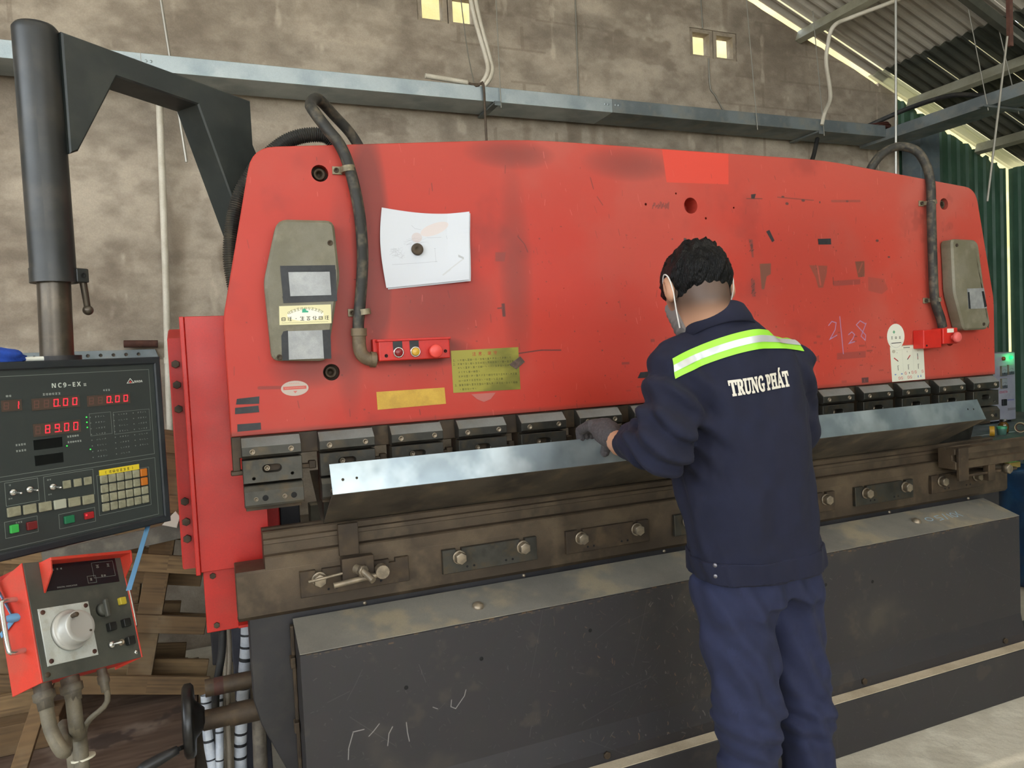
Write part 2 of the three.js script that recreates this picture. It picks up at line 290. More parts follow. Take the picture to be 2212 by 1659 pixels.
M.blackTape = worn('black_tape', 0x232528, 0x1b1c1f, 0x34322f, { size: 0.1, n: 128, rough: 0.5, amt: 0.4 });
M.silverTape = worn('silver_grey_tape', 0x9c9d9c, 0x8b8c8b, 0xb0b0ac, { size: 0.2, n: 128, rough: 0.4, metal: 0.2, amt: 0.4 });

// red ram paint: grime, tape residue, scratches and chalk as they are on the plate (metres from the ram's lower left corner)
M.ramPaint = (() => {
  const W = 2048, H = 600, S = W / 3.06, Y0 = 1.245;
  const draw = (g) => {
    const X = (x) => (x + 0.005) * S, Y = (y) => H - (y - Y0) * S;
    const img = g.createImageData(W, H);
    for (let j = 0; j < H; j++) for (let i = 0; i < W; i++) {
      const u = i / W, v = j / W, a = fbm(u, v, 4, 5, 301), b = fbm(u, v, 9, 5, 302), c = fbm(u, v, 40, 3, 303);
      let col = mixc([176, 46, 32], [186, 54, 37], a);
      const y = Y0 + (H - j) / S, x = i / S;
      const dusty = sstep(0.42, 0.7, b) * 0.5 + sstep(1.2, 2.7, x) * 0.5 + sstep(1.75, 2.1, y) * 0.45;
      col = mixc(col, [178, 92, 80], clamp(dusty * 0.62));
      col = mixc(col, [120, 40, 34], sstep(0.6, 0.78, fbm(u, v, 12, 5, 304)) * 0.35);
      col = mixc(col, [96, 44, 38], sstep(0.7, 0.8, c) * sstep(0.5, 0.65, a) * 0.3);
      // grime strip beside the hose; darker patches below the paper and elsewhere
      const near = (x0, y0, rx, ry) => Math.max(0, 1 - ((x - x0) / rx) ** 2 - ((y - y0) / ry) ** 2);
      let gr = near(0.415, 1.8, 0.06, 0.36) * 0.8 + near(0.60, 1.6, 0.2, 0.14) * 0.35 + near(0.56, 1.46, 0.16, 0.05) * 0.5 + near(0.33, 1.6, 0.05, 0.35) * 0.3 + near(0.86, 1.7, 0.06, 0.35) * 0.25 + near(0.22, 1.43, 0.12, 0.06) * 0.3 + near(1.28, 2.05, 0.18, 0.06) * 0.3 + near(0.86, 2.06, 0.16, 0.05) * 0.35 + near(2.05, 1.68, 0.4, 0.3) * 0.12;
      gr *= 0.9 + 1.0 * b; col = mixc(col, [92, 44, 40], clamp(gr, 0, 0.55));
      const edge = sstep(1.275, 1.258, y) * (0.4 + c * 0.6); col = mixc(col, [88, 50, 42], edge * 0.6);
      const k = (j * W + i) * 4; img.data[k] = col[0]; img.data[k + 1] = col[1]; img.data[k + 2] = col[2]; img.data[k + 3] = 255;
    }
    g.putImageData(img, 0, 0);
    const poly = (pts, fill, a = 1) => { g.globalAlpha = a; g.fillStyle = fill; g.beginPath(); pts.forEach(([x, y], i) => (i ? g.lineTo : g.moveTo).call(g, X(x), Y(y))); g.closePath(); g.fill(); g.globalAlpha = 1; };
    const line = (pts, col, w, a = 1) => { g.globalAlpha = a; g.strokeStyle = col; g.lineWidth = w; g.lineCap = 'round'; g.beginPath(); pts.forEach(([x, y], i) => (i ? g.lineTo : g.moveTo).call(g, X(x), Y(y))); g.stroke(); g.globalAlpha = 1; };
    poly([[1.411, 2.106], [1.687, 2.106], [1.683, 2.0], [1.425, 1.996]], '#d0402f');                              // repainted patch
    poly([[1.843, 1.838], [1.858, 1.844], [1.88, 1.806], [1.869, 1.8]], '#2b2628');
    const brown = '#6a4436'; poly([[1.809, 1.722], [1.86, 1.724], [1.858, 1.685], [1.839, 1.677], [1.826, 1.631], [1.814, 1.631]], brown, 0.9);
    poly([[2.04, 1.717], [2.128, 1.715], [2.124, 1.688], [2.104, 1.634], [2.081, 1.633], [2.069, 1.671]], brown, 0.6); line([[2.08, 1.712], [2.092, 1.645]], '#b0483c', 5, 0.8);
    poly([[2.268, 1.731], [2.316, 1.733], [2.316, 1.674], [2.282, 1.671]], '#63402f', 0.8); line([[2.305, 1.725], [2.285, 1.69]], '#a0483a', 4, 0.6);
    poly([[2.155, 1.658], [2.292, 1.664], [2.291, 1.644], [2.155, 1.639]], '#733a34', 0.55); line([[2.155, 1.672], [2.155, 1.645]], '#4a2a26', 1.5);
    poly([[2.333, 1.672], [2.418, 1.663], [2.437, 1.623], [2.404, 1.605], [2.333, 1.619]], '#7d4038', 0.4);
    for (const q of [[[1.765, 1.809], [1.781, 1.809], [1.783, 1.745], [1.775, 1.745]], [[1.767, 1.666], [1.784, 1.666], [1.785, 1.605], [1.771, 1.605]]]) { poly(q, '#6e3a34', 0.7); for (let k = 0; k < 10; k++) { const x = rr(q[0][0], q[1][0]), y = rr(q[2][1], q[0][1]); line([[x, y], [x + 0.006, y + 0.005]], '#3a2624', 1.5, 0.8); } }
    poly([[1.78, 1.968], [1.802, 1.971], [1.795, 1.953], [1.781, 1.954]], '#2e2626'); line([[1.76, 1.953], [1.83, 1.955]], '#5a2c28', 1.5);
    poly([[1.486, 1.809], [1.498, 1.809], [1.497, 1.801], [1.486, 1.801]], '#40302e'); poly([[0.803, 1.599], [0.814, 1.6], [0.815, 1.559], [0.805, 1.559]], '#54302e', 0.9); line([[0.79, 1.585], [0.803, 1.586]], '#54302e', 2);
    poly([[0.791, 1.757], [0.826, 1.757], [0.82, 1.729], [0.79, 1.729]], '#7a3a36', 0.6);
    poly([[2.286, 1.284], [2.322, 1.284], [2.321, 1.264], [2.287, 1.264]], '#4a3030', 0.85); poly([[2.164, 1.385], [2.311, 1.387], [2.31, 1.362], [2.163, 1.36]], '#7b3d38', 0.5); poly([[2.022, 1.379], [2.074, 1.378], [2.074, 1.359], [2.024, 1.358]], '#6e3834', 0.6);
    line([[0.868, 1.807], [0.89, 1.783], [0.9, 1.758]], '#6a2c28', 1.6); line([[1.133, 1.999], [1.143, 1.963]], '#7a2f2a', 1.8); line([[1.155, 1.939], [1.175, 1.912]], '#7a2f2a', 1.6);
    line([[0.08, 1.384], [0.178, 1.38]], '#64302c', 6, 0.5); line([[0.85, 1.443], [0.93, 1.45], [1.0, 1.447]], '#4a2826', 2);
    for (const [x, y] of [[1.925, 1.965], [2.02, 1.955], [2.1, 1.951], [1.943, 1.941], [2.236, 1.959], [2.386, 1.812], [2.446, 1.749]]) { g.fillStyle = '#45302e'; g.globalAlpha = 0.8; g.beginPath(); g.ellipse(X(x), Y(y), rr(2, 6), rr(2, 4), 0, 0, 7); g.fill(); }
    line([[1.9, 1.963], [2.07, 1.957]], '#5a3330', 2, 0.7); line([[2.16, 1.957], [2.3, 1.962]], '#704038', 6, 0.5);
    // smeared writing left of the drilled holes
    for (let k = 0; k < 16; k++) { const x = 1.365 + k * 0.0042; line([[x, 1.906 + rr(0, 0.01)], [x + 0.003, 1.925 + rr(-0.008, 0.006)]], '#4d3030', 1.6, 0.75); }
    // many fine scratches and specks, denser to the right and along the lower edge
    for (let k = 0; k < 520; k++) { const x = 3.05 * Math.pow(rnd(), 0.7), y = 1.25 + 0.85 * Math.pow(rnd(), 1.3), l = rr(0.003, 0.025), t = rr(-1.8, -1.2); line([[x, y], [x + l * Math.cos(t), y + l * Math.sin(t)]], rnd() < 0.5 ? '#5a2a28' : '#d8766a', rr(0.6, 1.4), rr(0.25, 0.7)); }
    for (let k = 0; k < 360; k++) { const x = 3.05 * Math.pow(rnd(), 0.6), y = 1.25 + 0.6 * Math.pow(rnd(), 1.2); g.fillStyle = '#4c2826'; g.globalAlpha = rr(0.3, 0.8); g.fillRect(X(x), Y(y), rr(1, 4), rr(1, 3)); }
    for (let k = 0; k < 60; k++) { const x = rr(1.2, 2.6), y = rr(1.27, 1.5); g.fillStyle = '#5c302c'; g.globalAlpha = rr(0.15, 0.5); g.fillRect(X(x), Y(y), rr(4, 22), rr(2, 7)); }
    // chalk: 2/28
    const chalk = '#9a86b4'; for (const s of [[[2.126, 1.491], [2.143, 1.506], [2.164, 1.5], [2.158, 1.474], [2.131, 1.439], [2.166, 1.453]], [[2.183, 1.523], [2.19, 1.45], [2.196, 1.381]], [[2.225, 1.453], [2.242, 1.463], [2.256, 1.452], [2.246, 1.436], [2.226, 1.419], [2.255, 1.425]], [[2.314, 1.491], [2.286, 1.504], [2.266, 1.489], [2.29, 1.468], [2.313, 1.448], [2.31, 1.428], [2.289, 1.445], [2.317, 1.494]]]) line(s, chalk, 2.4, 0.85);
    g.globalAlpha = 1;
  };
  const map = canvasTex(W, H, draw); const m = std('scratched_red_ram_paint', { map, roughness: 0.5 });
  m.roughnessMap = dataTex(128, (u, v) => 0.42 + 0.2 * fbm(u, v, 4, 4, 77), false, 1); m.roughness = 1;
  return m;
})();
const pressBrake = thing('press_brake', 'large red hydraulic press brake with black bed filling the middle of the workshop', 'press brake', V(1.5, 0, -0.2));
const PB = pressBrake;
{ // ram
  const mir = (p) => p.map(([x, y]) => [3.05 - x, y]).reverse();
  const left = [[0, 1.255], [0, 1.575], [0.1, 2.035], [0.92, 2.108]], q = [0, 0.03, 0.06, 0.12];
  const outline = rounded([...left, ...mir(left)], [...q, ...q.slice().reverse()], 6);
  const holes = [[0.276, 1.973], [0.276, 1.416], [2.76, 1.965], [2.778, 1.41]];
  const g = plate(outline, -0.07, 0, 0.0025, [...holes.map(([x, y]) => circ(x, y, 0.026)), circ(1.52, 1.921, 0.03), circ(1.461, 1.96, 0.006, 10), circ(1.339, 1.92, 0.007, 10), circ(1.581, 1.879, 0.007, 10), circ(1.702, 1.919, 0.006, 10), circ(1.02, 1.644, 0.004, 8), circ(0.791, 1.645, 0.003, 8)]);
  uvBox(g); const p = g.attributes.position, uv = g.attributes.uv;
  for (let i = 0; i < p.count; i++) uv.setXY(i, (p.getX(i) + 0.005) / 3.06, (p.getY(i) - 1.245) / (600 / 2048 * 3.06));
  const ram = part('ram', g, M.ramPaint, PB, { uv: true, label: 'scratched red ram plate' });
  for (const [x, y] of holes) { part('socket_bolt', [capScrew(V(x, y, -0.035), 0.0165, 0.026), lathe([[0.0, 0], [0.026, 0]], V(x, y, -0.036), V(0, 0, 1))], M.brownSteel, ram); }
  part('back_beam', box(0.1, 2.95, 1.3, 1.95, -0.16, -0.072, 0.01), M.redSide, PB);
  part('tool_beam', [box(0.0, 3.05, 1.195, 1.2545, -0.062, -0.008, 0.003), box(0.0, 0.02, 1.16, 1.2, -0.05, -0.008), box(-0.006, 0.03, 1.15, 1.162, -0.03, 0.004), box(3.03, 3.06, 1.16, 1.175, -0.03, 0.0)], M.brownSteel, PB);
  // patches of tape stuck on the ram
  const tp = (pts, name = 'tape_strip', mat = M.blackTape, label) => part(name, plate(pts, 0.0003, 0.0014, 0), mat, ram, { label });
  tp([[0.021, 1.358], [0.079, 1.361], [0.077, 1.341], [0.018, 1.343]]); tp([[0.015, 1.334], [0.075, 1.336], [0.076, 1.318], [0.014, 1.317]]); tp([[0.018, 1.289], [0.078, 1.289], [0.078, 1.27], [0.017, 1.269]]);
  tp([[2.085, 1.815], [2.148, 1.817], [2.149, 1.795], [2.087, 1.794]]); tp([[1.292, 1.36], [1.334, 1.361], [1.322, 1.34], [1.28, 1.341]]);
  tp([[0.4, 1.352], [0.606, 1.352], [0.608, 1.303], [0.401, 1.3]], 'yellow_tape', worn('yellow_tape', 0xcaa23a, 0xbf9733, 0x8f6f2a, { size: 0.2, n: 128, rough: 0.45, amt: 0.2 }), 'blank yellow tape');
  tp([[0.69, 1.326], [0.769, 1.326], [0.752, 1.307], [0.729, 1.3], [0.707, 1.31]], 'peeled_sticker', std('peeled_backing', { color: 0xb0655c, roughness: 0.7 }), 'torn rest of a peeled sticker');
}
// tool holders: bevelled wedge, slotted plate, lower clamp; fifteen along the ram
{
  const w = 0.077;
  const make = () => {
    const h = new THREE.Mesh(uvBox(bar([[-0.055, 1.05], [0.002, 1.05], [0.002, 1.246], [-0.055, 1.246]], -w + 0.004, w - 0.004, 0.001)), M.brownSteel); h.name = 'tool_holder'; add(h, PB); h.position.set(0, 0, 0);
    const sub = (name, g, m) => { const q = new THREE.Mesh(uvBox(Array.isArray(g) ? join(g) : g), m); q.name = name; return add(q, h); };
    sub('clamp_wedge', bar([[0, 1.198], [0.034, 1.198], [0.041, 1.205], [0.041, 1.227], [0.014, 1.251], [0, 1.253]], -w, w, 0.001), M.toolSteel);
    sub('chamfer_strip', bar([[0.0145, 1.2507], [0.0409, 1.2272], [0.0415, 1.2279], [0.0151, 1.2514]], -w + 0.001, w - 0.001), M.paleSteel);  // lighter steel strip over the chamfer of the darker wedge
    sub('holder_plate', plate(shape([[-w, 1.13], [w, 1.13], [w, 1.193], [-w, 1.193]], [slot(-0.002, 1.166, 0.014, 0.0105), circ(-0.05, 1.142, 0.004, 8), circ(0.05, 1.147, 0.004, 8)]), 0.003, 0.037, 0.0012), M.toolSteel);
    sub('lower_clamp', bar([[0, 1.06], [0.04, 1.066], [0.042, 1.072], [0.042, 1.108], [0.03, 1.123], [0, 1.125]], -w, w, 0.001), M.toolSteel);
    for (const [x, y, z, r] of [[-0.05, 1.215, 0.0405, 0.0075], [0.05, 1.216, 0.0405, 0.0075], [-0.014, 1.166, 0.02, 0.008], [-0.048, 1.087, 0.0415, 0.006], [0.026, 1.088, 0.0415, 0.006]]) sub('socket_screw', capScrew(V(x, y, z), r, 0.004), M.boltSteel);
    for (const [x, y, z, r] of [[-0.024, 1.088, 0.0415, 0.008], [0.05, 1.088, 0.0415, 0.008]]) sub('screw_hole', lathe([[r, 0], [r, 0.0012], [0, 0.0012]], V(x, y, z), V(0, 0, 1), 14), M.darkHole);
    return h;
  };
  const h0 = make(); const b = base.get(PB);
  for (let k = 0; k < 15; k++) { const h = k ? h0.clone() : h0; if (k) PB.add(h); h.position.set(0.1 + 0.2027 * k - b.x, -b.y, -b.z); }
  for (let k = 0; k < 14; k++) part('holder_pin', [box(0.1 + 0.2027 * k + 0.08, 0.1 + 0.2027 * k + 0.105, 1.15, 1.163, -0.03, -0.01), box(0.2 + 0.2027 * k, 0.22 + 0.2027 * k, 1.148, 1.17, -0.03, -0.008)], M.brownSteel, PB);
  part('punch', bar([[-0.05, 1.1], [-0.012, 1.1], [-0.012, 1.05], [-0.02, 1.02], [-0.029, 0.983], [-0.033, 0.983], [-0.05, 1.03]], 0.235, 2.93, 0.001), M.toolSteel, PB);
}
{ // die, die rail, bed
  part('die', bar([[-0.062, 0.876], [0.03, 0.876], [0.03, 0.92], [0.026, 0.924], [0.004, 0.925], [0.004, 0.952], [0.012, 0.955], [0.012, 0.966], [0.005, 0.969], [0.006, 0.984], [0.002, 0.988], [-0.016, 0.988], [-0.03, 0.97], [-0.044, 0.988], [-0.062, 0.988]], 0.064, 3.02, 0.001), M.dieSteel, PB);
  const beam = part('bed_beam', bar([[-0.09, 0.757], [0.022, 0.757], [0.031, 0.768], [0.031, 0.886], [0.028, 0.892], [-0.09, 0.892]], -0.012, 3.07, 0.002), M.dieSteel, PB);
  const plateGeo = (n) => plate(shape([[0, 0.801], [0.305, 0.801], [0.305, 0.873], [0.266, 0.873], [0.266, 0.862], [0.248, 0.862], [0.248, 0.873], [0.06, 0.873], [0.06, 0.862], [0.042, 0.862], [0.042, 0.873], [0, 0.873]]), 0.0315, 0.046, 0.0012);
  for (let k = 0; k < 7; k++) {
    const x = 0.152 + 0.4075 * k, pl = part('clamp_plate', plateGeo().translate(x, 0, 0), k % 2 ? M.toolSteel : M.brownSteel, PB);
    for (const dx of [0.051, 0.257]) if (!(k === 0 && dx > 0.1)) part('hex_bolt', [lathe([[0, 0], [0.021, 0], [0.021, 0.004], [0.019, 0.006], [0, 0.006]], V(x + dx, 0.847, 0.0462), V(0, 0, 1)), hexHead(V(x + dx, 0.847, 0.052), 0.0185, 0.02)], M.boltSteel, pl);
    for (const dx of [0.075, 0.097, 0.2, 0.222]) part('screw_hole', lathe([[0.0035, 0], [0.0035, 0.001], [0, 0.001]], V(x + dx, 0.815, 0.0458), V(0, 0, 1), 10), M.darkHole, pl);
  }
  // front cover over the bed and the kick plate below, scratched black sheet
  const scr = canvasTex(2048, 512, (g, W, H) => {
    const img = g.createImageData(W, H);
    for (let j = 0; j < H; j++) for (let i = 0; i < W; i++) { const u = i / W, v = j / W, a = fbm(u, v, 6, 5, 401), b = fbm(u, v, 30, 4, 402); let c = mixc([42, 40, 43], [54, 51, 51], a); c = mixc(c, [84, 76, 64], sstep(0.58, 0.8, fbm(u, v, 10, 5, 403)) * 0.55); c = mixc(c, [92, 80, 66], sstep(0.68, 0.8, b) * 0.3); const k = (j * W + i) * 4; img.data[k] = c[0]; img.data[k + 1] = c[1]; img.data[k + 2] = c[2]; img.data[k + 3] = 255; }
    g.putImageData(img, 0, 0); g.lineCap = 'round';
    const ln = (x, y, a, l, col, w, al) => { g.globalAlpha = al; g.strokeStyle = col; g.lineWidth = w; g.beginPath(); g.moveTo(x, y); g.quadraticCurveTo(x + l * Math.cos(a) * 0.5 + rr(-3, 3), y + l * Math.sin(a) * 0.5, x + l * Math.cos(a), y + l * Math.sin(a)); g.stroke(); };
    for (let k = 0; k < 1500; k++) ln(rnd() * W, rnd() * H, rr(0, 6.3), rr(1, 9) * (rnd() < 0.1 ? 2.5 : 1), rnd() < 0.75 ? '#7d786f' : '#8a7254', rr(0.5, 1.1), rr(0.15, 0.5));
    for (let k = 0; k < 260; k++) ln(W * (0.45 + rr(-0.25, 0.22) * rnd()), H * rr(0.05, 0.7), rr(0.4, 2.6), rr(2, 13), rnd() < 0.6 ? '#8a6a48' : '#857f74', rr(0.8, 2.6), rr(0.25, 0.6));
    for (let k = 0; k < 40; k++) ln(rnd() * W, rnd() * H, rr(0, 6.3), rr(40, 160), '#8f8b84', 0.8, rr(0.15, 0.4));
    // scribbles in chalk at the left
    g.strokeStyle = '#cfcbc2'; g.lineWidth = 1.4; for (const s of [[[90, 172], [80, 200], [78, 222]], [[120, 186], [130, 178], [142, 166]], [[168, 178], [160, 190], [156, 214]], [[196, 176], [197, 196], [200, 216]], [[292, 152], [290, 166], [300, 172], [320, 150], [324, 138]], [[252, 158], [262, 164]], [[90, 170], [112, 170]]]) { g.globalAlpha = 0.75; g.beginPath(); s.forEach(([x, y], i) => (i ? g.lineTo : g.moveTo).call(g, x, y)); g.stroke(); }
    g.globalAlpha = 1; g.fillStyle = '#7a5c3c'; for (let k = 0; k < 180; k++) { g.globalAlpha = rr(0.2, 0.6); g.fillRect(rnd() * W, rr(0, 10) * rnd(), rr(2, 12), rr(1, 4)); } g.globalAlpha = 1;
  });
  M.coverFront = std('scratched_black_cover_paint', { map: scr, roughness: 0.46 });
  M.coverTop = worn('dusty_cover_top', 0x77736a, 0x67645d, 0x94876f, { size: 1.1, n: 512, rough: 0.6, amt: 0.8, base: 6 });
  const face = (g, x0, x1, y0, y1) => { uvBox(g); const p = g.attributes.position, uv = g.attributes.uv; for (let i = 0; i < p.count; i++) uv.setXY(i, (p.getX(i) - x0) / (x1 - x0), (p.getY(i) - y0) / (y1 - y0)); return g; };
  const cov = part('front_cover', face(bar([[0.028, 0.18], [0.19, 0.18], [0.19, 0.225], [0.176, 0.3], [0.176, 0.692], [0.173, 0.6945], [0.028, 0.7395]], 0.128, 2.92, 0), 0.128, 2.92, -0.005, 0.695), M.coverFront, PB, { uv: true, label: 'scratched black front cover' });
  part('cover_top', bar([[0.0285, 0.7405], [0.1735, 0.6955], [0.1765, 0.6955], [0.1765, 0.6975], [0.1735, 0.6985], [0.0285, 0.7435]], 0.1275, 2.9205, 0), M.coverTop, cov, { label: 'dusty sloping top of the cover' });
  part('side_flange', [box(0.118, 0.1275, 0.2, 0.73, 0.03, 0.05, 0.002), box(0.112, 0.126, 0.62, 0.65, 0.04, 0.07), box(0.112, 0.126, 0.44, 0.47, 0.04, 0.07)], M.brownSteel, cov);
  for (const [x, z] of [[0.637, 0.12], [2.44, 0.1]]) part('dome_bolt', lathe([[0.017, 0], [0.016, 0.006], [0.01, 0.011], [0, 0.013]], V(x, 0.7435 - (z - 0.0285) * 0.31, z), V(0, 0.955, 0.296)), M.boltSteel, cov);
  { const ch = canvasTex(512, 160, (g) => { g.fillStyle = '#000'; g.fillRect(0, 0, 512, 160); g.strokeStyle = '#fff'; g.lineWidth = 9; g.lineCap = 'round'; g.beginPath(); g.ellipse(60, 80, 34, 26, 0, 0, 7); g.stroke(); for (const s of [[[200, 50], [150, 54], [146, 84], [190, 88], [186, 118], [142, 122]], [[262, 40], [228, 126]], [[300, 50], [296, 118]], [[420, 40], [396, 80], [414, 122]]]) { g.beginPath(); s.forEach(([x, y], i) => (i ? g.lineTo : g.moveTo).call(g, x, y)); g.stroke(); } g.beginPath(); g.ellipse(350, 84, 24, 34, 0, 0, 7); g.stroke(); }, false);
    const m = std('pale_blue_chalk', { color: 0x8fa9bc, roughness: 0.9 }); m.alphaMap = ch; m.alphaTest = 0.4; const g = printed([[-0.12, 0.035], [0.12, 0.035], [0.12, -0.035], [-0.12, -0.035]], 0.0006, 0.0004); g.rotateX(-Math.PI / 2 + 0.3007).translate(2.6, 0.7435 - 0.072 * 0.3103, 0.1005); part('chalk_marks', g, m, cov, { uv: true, label: 'pale blue chalk figures' }); }
  for (const [x, y] of [[0.4, 0.55], [0.62, 0.585], [0.97, 0.6], [1.45, 0.62], [1.9, 0.585], [2.12, 0.56]]) part('screw_hole', lathe([[0.006, 0], [0.006, 0.0009], [0, 0.0009]], V(x, y, 0.1757), V(0, 0, 1), 10), M.darkHole, cov);
  part('kick_plate', face(bar([[0.05, 0.001], [0.236, 0.001], [0.236, 0.186], [0.232, 0.19], [0.05, 0.19]], 0.1, 3.35, 0), 0.1, 3.35, 0, 0.75), M.coverFront, PB, { uv: true });
  part('ledge', box(0.1, 3.35, 0.19, 0.1925, 0.192, 0.236, 0), worn('dusty_ledge', 0xc0b096, 0xb0a087, 0xcabca4, { size: 0.4, n: 128, rough: 0.9 }), PB, { label: 'dusty pale ledge' });
  for (const x of [1.0, 2.05, 2.8]) part('ledge_bolt', hexHead(V(x, 0.215, 0.188), 0.012, 0.01), M.brownSteel, PB);
  // bed plate and closing strip above the cover
  part('bed_plate', plate([[0.014, 0.757], [0.014, 0.53], [0.03, 0.46], [0.1, 0.29], [0.14, 0.02], [2.92, 0.02], [2.96, 0.29], [3.03, 0.46], [3.045, 0.53], [3.045, 0.757]], -0.08, 0.012, 0.003), M.blackPaint, PB);
  for (const x of [0.33, 0.83, 1.35, 1.9, 2.4, 2.85]) part('pan_screw', lathe([[0.006, 0], [0.005, 0.004], [0, 0.005]], V(x, 0.747, 0.0125), V(0, 0, 1), 10), M.boltSteel, PB);
}
{ // side frame, left: front plate with folded edge, side cover with bolts, lower bracket, throat
  const fr = part('side_frame', [box(-0.1, 0.09, 0.862, 1.592, -0.17, -0.145, 0.002), box(-0.113, -0.1, 0.856, 1.592, -0.175, -0.138, 0.003)], M.redGloss, PB, { label: 'bright red left side frame' });
  part('frame_cover', bar([[-0.22, 0.86], [-0.22, 1.535], [-0.32, 1.565], [-1.35, 1.565], [-1.35, 0.86]], -0.15, -0.105, 0.004), M.redSide, PB);
  for (const y of [1.46, 1.4, 1.33, 1.06, 1.0, 0.95]) part('cover_bolt', hexHead(V(-0.132, y, -0.219), 0.012, 0.012), M.brownSteel, fr);
  part('lower_bracket', [box(-0.095, 0.006, 0.68, 0.862, -0.2, -0.16, 0.003), box(-0.02, 0.1, 0.7, 0.87, -0.3, -0.24, 0.003), box(-0.01, 0.1, 0.692, 0.7, -0.24, -0.12, 0.001)], M.redGloss, PB);
  for (const [x, y] of [[-0.07, 0.845], [-0.068, 0.7], [-0.003, 0.71]]) part('bracket_bolt', hexHead(V(x, y, -0.16), 0.009, 0.006), M.brownSteel, fr);
  part('throat_wall', [box(0.085, 0.135, 0.75, 1.3, -0.5, -0.3, 0.004)], M.redSide, PB);
  part('throat_post', box(0.138, 0.2, 0.75, 1.3, -0.46, -0.33, 0.004), M.blackPaint, PB);
  part('right_frame', [box(3.06, 3.17, 0.02, 0.86, -1.35, -0.17, 0.006), box(3.06, 3.17, 0.86, 1.59, -1.35, -1.0, 0.006)], M.redSide, PB);
  part('rear_frame', [box(-0.1, 3.15, 0.3, 0.72, -1.35, -0.9, 0.006), box(0.1, 2.95, 1.45, 1.75, -0.9, -0.4, 0.01)], M.blackPaint, PB);
  part('back_gauge', [box(0.24, 2.9, 0.88, 0.97, -0.46, -0.4, 0.004), box(0.2, 2.9, 0.8, 0.88, -0.7, -0.5, 0.004)], M.castGrey, PB);
  // depth adjuster at the left of the bed: handwheel, crank grip, two shafts
  const ad = part('adjuster_shaft', [rod(V(-0.118, 0.478, -0.05), V(-0.05, 0.478, -0.05), 0.027), rod(V(-0.05, 0.478, -0.05), V(0.09, 0.478, -0.05), 0.031), rod(V(-0.108, 0.55, -0.09), V(0.09, 0.55, -0.09), 0.024)], M.brownSteel, PB);
  part('handwheel', [lathe([[0.0, -0.006], [0.026, -0.006], [0.032, 0.0], [0.05, 0.018], [0.07, 0.024], [0.088, 0.02], [0.096, 0.026], [0.096, 0.042], [0.088, 0.048], [0.07, 0.04], [0, 0.036]], V(-0.118, 0.487, -0.05), V(-1, 0, 0), 36)], std('black_bakelite', { color: 0x1c1b1a, roughness: 0.35 }), PB);
  part('crank_grip', [lathe([[0, 0], [0.011, 0.001], [0.012, 0.02], [0.015, 0.05], [0.0145, 0.085], [0.01, 0.1], [0, 0.102]], V(-0.178, 0.455, 0.035), V(-0.93, -0.2, 0.25), 16), rod(V(-0.158, 0.44, -0.01), V(-0.178, 0.455, 0.035), 0.006)], std('black_grip_plastic', { color: 0x232323, roughness: 0.4 }), PB);
  part('collar_marks', [rod(V(-0.06, 0.55, -0.09), V(-0.085, 0.55, -0.09), 0.0245)], M.rust, ad);
}
